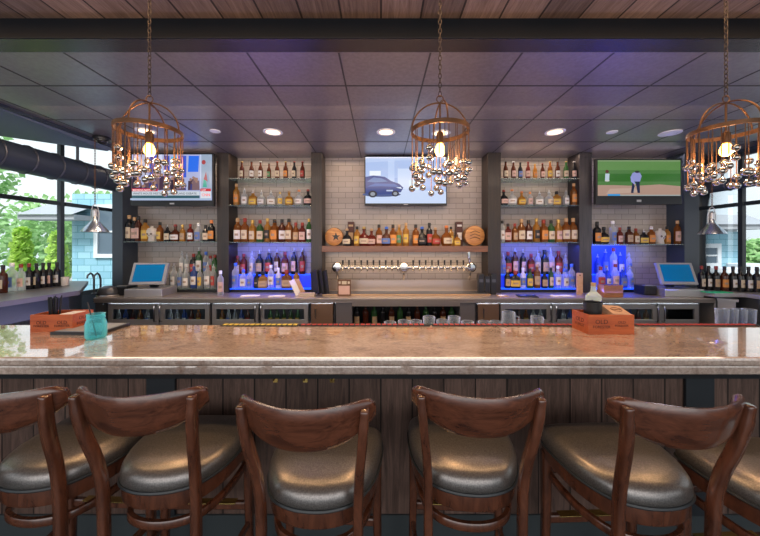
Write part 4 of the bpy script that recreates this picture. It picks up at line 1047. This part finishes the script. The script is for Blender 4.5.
# ------------------------------------------------------------------ televisions
def tvmat():
    m=bpy.data.materials.new('tv_picture'); m.use_nodes=True; nt=m.node_tree; b=nt.nodes['Principled BSDF']
    a=nt.nodes.new('ShaderNodeVertexColor'); a.layer_name='Col'
    nt.links.new(a.outputs[0],b.inputs['Emission Color']); b.inputs['Emission Strength'].default_value=.95
    b.inputs['Base Color'].default_value=(.01,.01,.01,1); b.inputs['Roughness'].default_value=.15
    return m
M_tv=tvmat()
def tv(X0,X1,z0,z1,Y,rz,label,shapes,bot=.05,side=.012,text=None):
    cx=(X0+X1)/2; t=tag(empty('television',(cx,Y,z0),rz),label,'television')
    w=X1-X0; h=z1-z0
    MB().box(-w/2,w/2,0,.05,0,h,bev=.006).build('tv_body',M_black,t)
    MB().box(-.15,.15,.05,max(.06,YB-Y-.002),h*.35,h*.65).build('wall_mount',M_dksteel,t)
    sw=w-2*side; sh=h-bot-side
    bm=bmesh.new(); lay=bm.loops.layers.float_color.new('Col')
    for k,(col,pts) in enumerate(shapes):
        vs=[bm.verts.new((-sw/2+u*sw,-.001-.00025*k,bot+v*sh)) for u,v in pts]
        f=bm.faces.new(vs)
        for lp_ in f.loops: lp_[lay]=(*col,1)
    me=bpy.data.meshes.new('screen_picture'); bm.to_mesh(me); bm.free(); me.materials.append(M_tv)
    o=bpy.data.objects.new('screen_picture',me); COL.objects.link(o); o.parent=t
    MB().box(-.03,.03,-.002,0,bot*.3,bot*.55).build('standby_strip',M_steel,t)
    for (s,size,u,v,m) in (text or []):
        textobj(s,size,m,t,'screen_text',loc=(-sw/2+u*sw,-.001-.00025*len(shapes)-.0005,bot+v*sh),align='LEFT')
    return t
def R(x0,y0,x1,y1): return [(x0,y0),(x1,y0),(x1,y1),(x0,y1)]
def E(cx,cy,rx,ry,n=16): return [(cx+rx*math.cos(2*PI*i/n),cy+ry*math.sin(2*PI*i/n)) for i in range(n)]
# golf
golf=[((.07,.19,.05),R(0,0,1,1)),((.11,.25,.07),R(0,.72,1,.96)),((.2,.3,.15),R(0,.96,1,1)),((.03,.14,.02),R(0,.40,1,.62)),
 ((.42,.27,.21),[(0,0),(1,0),(1,.27),(.75,.32),(.45,.28),(.2,.30),(0,.30)]),((.5,.35,.28),[(.1,.05),(.5,.1),(.45,.22),(.15,.2)]),
 ((.03,.3,.7),R(.12,.0,.27,.05)),((.35,.4,.4),R(.27,0,1,.03)),
 ((.015,.02,.06),[(.40,.08),(.435,.08),(.455,.40),(.42,.42)]),((.015,.02,.06),[(.48,.08),(.51,.08),(.505,.42),(.455,.42)]),
 ((.28,.30,.62),[(.405,.40),(.51,.40),(.53,.55),(.51,.64),(.47,.68),(.42,.64),(.395,.52)]),((.30,.32,.66),[(.395,.55),(.42,.5),(.455,.33),(.445,.31),(.40,.40)]),
 ((.02,.02,.03),E(.475,.67,.03,.03)),((.45,.3,.22),E(.447,.31,.010,.02)),((.6,.6,.6),[(.45,.30),(.452,.30),(.43,.09),(.427,.09)]),
 ((.5,.6,.7),[(.085,.42),(.135,.42),(.14,.62),(.09,.62)]),((.1,.02,.02),E(.112,.68,.022,.045)),((.6,.6,.6),E(.112,.42,.03,.02))]
Yt=4.13
tv(wx(596,Yt),wx(682,Yt),wz(204.5,Yt),wz(158.5,Yt),Yt,0,'wall television at right showing a golfer on green grass',golf,bot=.115,side=.022)
# car
car=[((.33,.47,.80),R(0,0,1,1)),((.42,.56,.88),R(0,.55,1,1)),((.5,.63,.92),[(0,.88),(.5,.93),(1,.9),(1,1),(0,1)]),((.52,.66,.95),R(.28,.45,.36,.95)),((.62,.74,.98),R(.40,.3,.70,.75)),((.38,.52,.86),R(.72,.25,.98,.95)),
 ((.85,.93,1),R(.05,.60,.19,.70)),((.7,.85,.95),R(.54,.28,.66,.5)),((.6,.72,.97),[(0,0),(1,0),(1,.25),(.5,.30),(0,.18)]),
 ((.05,.09,.25),E(.2,.19,.24,.05)),
 ((.015,.05,.24),[(0,.22),(.08,.18),(.3,.2),(.44,.24),(.47,.34),(.42,.42),(.32,.48),(.24,.57),(.10,.60),(0,.57)]),
 ((.10,.2,.45),[(.02,.47),(.10,.56),(.20,.54),(.28,.47),(.12,.45)]),((.05,.13,.42),[(.02,.36),(.2,.37),(.42,.35),(.36,.42),(.12,.43)]),
 ((.01,.015,.03),E(.09,.2,.055,.075)),((.3,.34,.4),E(.09,.2,.03,.042)),((.01,.015,.03),E(.37,.21,.045,.065)),((.3,.34,.4),E(.37,.21,.025,.036)),((.7,.85,1),[(.38,.34),(.45,.31),(.44,.35)]),((.5,.6,.8),R(.26,.26,.34,.29))]
Yt=4.33
tv(wx(364.5,Yt),wx(447,Yt),wz(205.5,Yt),wz(156,Yt),Yt,0,'wall television at centre showing a blue car in a showroom',car,bot=.03,side=.014)
# news
news=[((.42,.46,.72),R(0,0,1,1)),((.06,.12,.60),R(.22,.5,.33,.98)),((.65,.7,.9),R(.34,.5,.38,1)),((.05,.09,.5),R(.40,.5,.47,.97)),((.1,.5,.72),R(.49,.72,.56,.95)),((.04,.1,.65),R(.58,.5,.68,.97)),((.02,.16,.85),[(.70,.62),(.83,.62),(.84,.97),(.71,.97)]),((.6,.7,.85),R(.855,.22,.865,1)),
 ((.33,.42,.55),R(.87,.1,1,1)),((.5,.52,.66),R(.02,.55,.2,.95))]
rn=random.Random(5)
for i in range(46):
    x=rn.uniform(.02,.84); y=rn.uniform(.26,.52); c=rn.choice([(.03,.02,.04),(.06,.03,.06),(.12,.07,.09),(.2,.12,.14),(.05,.05,.2)])
    news.append((c,[(x-.035,.22),(x+.035,.22),(x+.03,y),(x-.03,y)])); news.append(((.35,.2,.15),E(x,y+.03,.016,.035,8)))
news+=[((.4,.05,.06),E(.91,.82,.025,.05)),((.04,.4,.3),[(.9,.28),(.95,.28),(.94,.45),(.91,.45)]),((.35,.05,.08),[(.91,.45),(.96,.4),(.94,.62)]),
 ((.65,.03,.05),R(.02,.19,.34,.25)),((.62,.68,.75),R(.02,.10,.86,.19)),((.03,.10,.13),R(.02,.04,.86,.10)),((.62,.02,.04),R(.87,.19,1,.25)),((.72,.74,.8),R(.87,.04,1,.19)),((.38,.50,.68),R(0,0,1,.04))]
MR=pm('txt_red',(.5,0,0),.5,emit=(.7,.02,.03),es=.9); MK=pm('txt_dark',(.02,.04,.08),.5); MW=pm('txt_white',(.8,.8,.8),.5,emit=(.8,.8,.8),es=.7)
Yt=4.13
tv(wx(130.5,Yt),wx(213.5,Yt),wz(206,Yt),wz(153,Yt),Yt,0,'wall television at left showing a news broadcast',news,bot=.075,side=.02,
   text=[('WHITE HOUSE MEETING FOR AIR LAND DEBATE',.0385,.035,.12,MK),('BREAKING NEWS',.03,.03,.20,MW),('CNN',.05,.885,.085,MR),('LIVE',.03,.885,.197,MW)])

# ------------------------------------------------------------------ lights, world, camera
def area(name,loc,rot,sx,sy,e,col):
    ld=bpy.data.lights.new(name,'AREA'); ld.shape='RECTANGLE'; ld.size=sx; ld.size_y=sy; ld.energy=e; ld.color=col
    o=bpy.data.objects.new(name,ld); COL.objects.link(o); o.location=loc; o.rotation_euler=rot; return o
area('room_fill',(-.5,-2.6,2.0),(math.radians(82),0,0),7,2.2,85,(1,.93,.88))  # added soft fill, standing in for windows presumed behind the camera
area('seat_highlight_fill',(0,1.5,PZ-.03),(0,0,0),6,.12,36,(1,.62,.30))  # added unseen strip that puts warm highlights on the stool seats
for (a,b),e,c in ((b1,4,(1,.8,.62)),(b2,5,(1,.72,.5)),(b3,8,(1,.72,.48)),(b4,5,(1,.74,.54)),(b5,4,(.95,.82,.9))):
    area('bay_fill',((a+b)/2,4.26,CZ-.02),(math.radians(-8),0,0),b-a-.1,.05,e,c)  # added soft strip per bay, standing in for presumed spots over the bottles
for (a,b),e in ((b2,6),(b4,6),((b5[0],wx(636,4.3)),9)):
    area('blue_led',((a+b)/2,4.25,1.58),(math.radians(12),0,0),b-a-.05,.04,e*1.2,(.03,.09,1))
area('back_wall_fill',(.3,2.75,2.80),(math.radians(35),0,0),7,.4,45,(1,.74,.56))  # added warm fill aimed at the bottle wall, not a fixture of the aisle
area('ceiling_fill',(.3,2.75,.9),(PI,0,0),7,.5,26,(.72,.62,1))  # added bluish purple fill from below to brighten the tiled ceiling
area('blue_ceiling_fill',(2.9,3.86,1.0),(PI+.5,0,0),1.6,.08,7,(.12,.16,1))  # added blue wash, imitates the lit steps reflecting in the ceiling
area('violet_ceiling_fill',(-1.5,3.86,1.0),(PI+.5,0,0),1.2,.08,4,(.3,.15,1))  # added purple wash that tints the ceiling over the left lit steps
area('centre_tap_light',(.34,4.32,1.478),(0,0,0),2.1,.06,4,(1,.7,.42))
sl=bpy.data.lights.new('sun','SUN'); sl.energy=5; sl.angle=.3; so=bpy.data.objects.new('sun',sl); COL.objects.link(so); so.rotation_euler=(math.radians(38),0,math.radians(-20))
w=bpy.data.worlds.new('World'); S.world=w; w.use_nodes=True; nt=w.node_tree; bg=nt.nodes['Background']
tc=nt.nodes.new('ShaderNodeTexCoord'); sp=nt.nodes.new('ShaderNodeSeparateXYZ'); nt.links.new(tc.outputs['Generated'],sp.inputs[0])
r=ramp(nt,[(0,(.30,.32,.36)),(.5,(.75,.84,.9)),(.56,(.92,.97,1)),(1,(.55,.72,.95))]); mr=nt.nodes.new('ShaderNodeMapRange'); mr.inputs['From Min'].default_value=-1
nt.links.new(sp.outputs['Z'],mr.inputs[0]); nt.links.new(mr.outputs[0],r.inputs[0]); nt.links.new(r.outputs[0],bg.inputs[0]); bg.inputs[1].default_value=1.3
cam=bpy.data.cameras.new('Camera'); co=bpy.data.objects.new('Camera',cam); COL.objects.link(co)
co.location=(0,0,EYE); co.rotation_euler=(PI/2,0,0); cam.sensor_width=36; cam.sensor_fit='HORIZONTAL'; cam.lens=F/760*36
cam.shift_y=-23/760.; cam.clip_start=.05
S.camera=co
S.view_settings.view_transform='Standard'; S.view_settings.look='None'; S.view_settings.exposure=0.; S.view_settings.gamma=1.
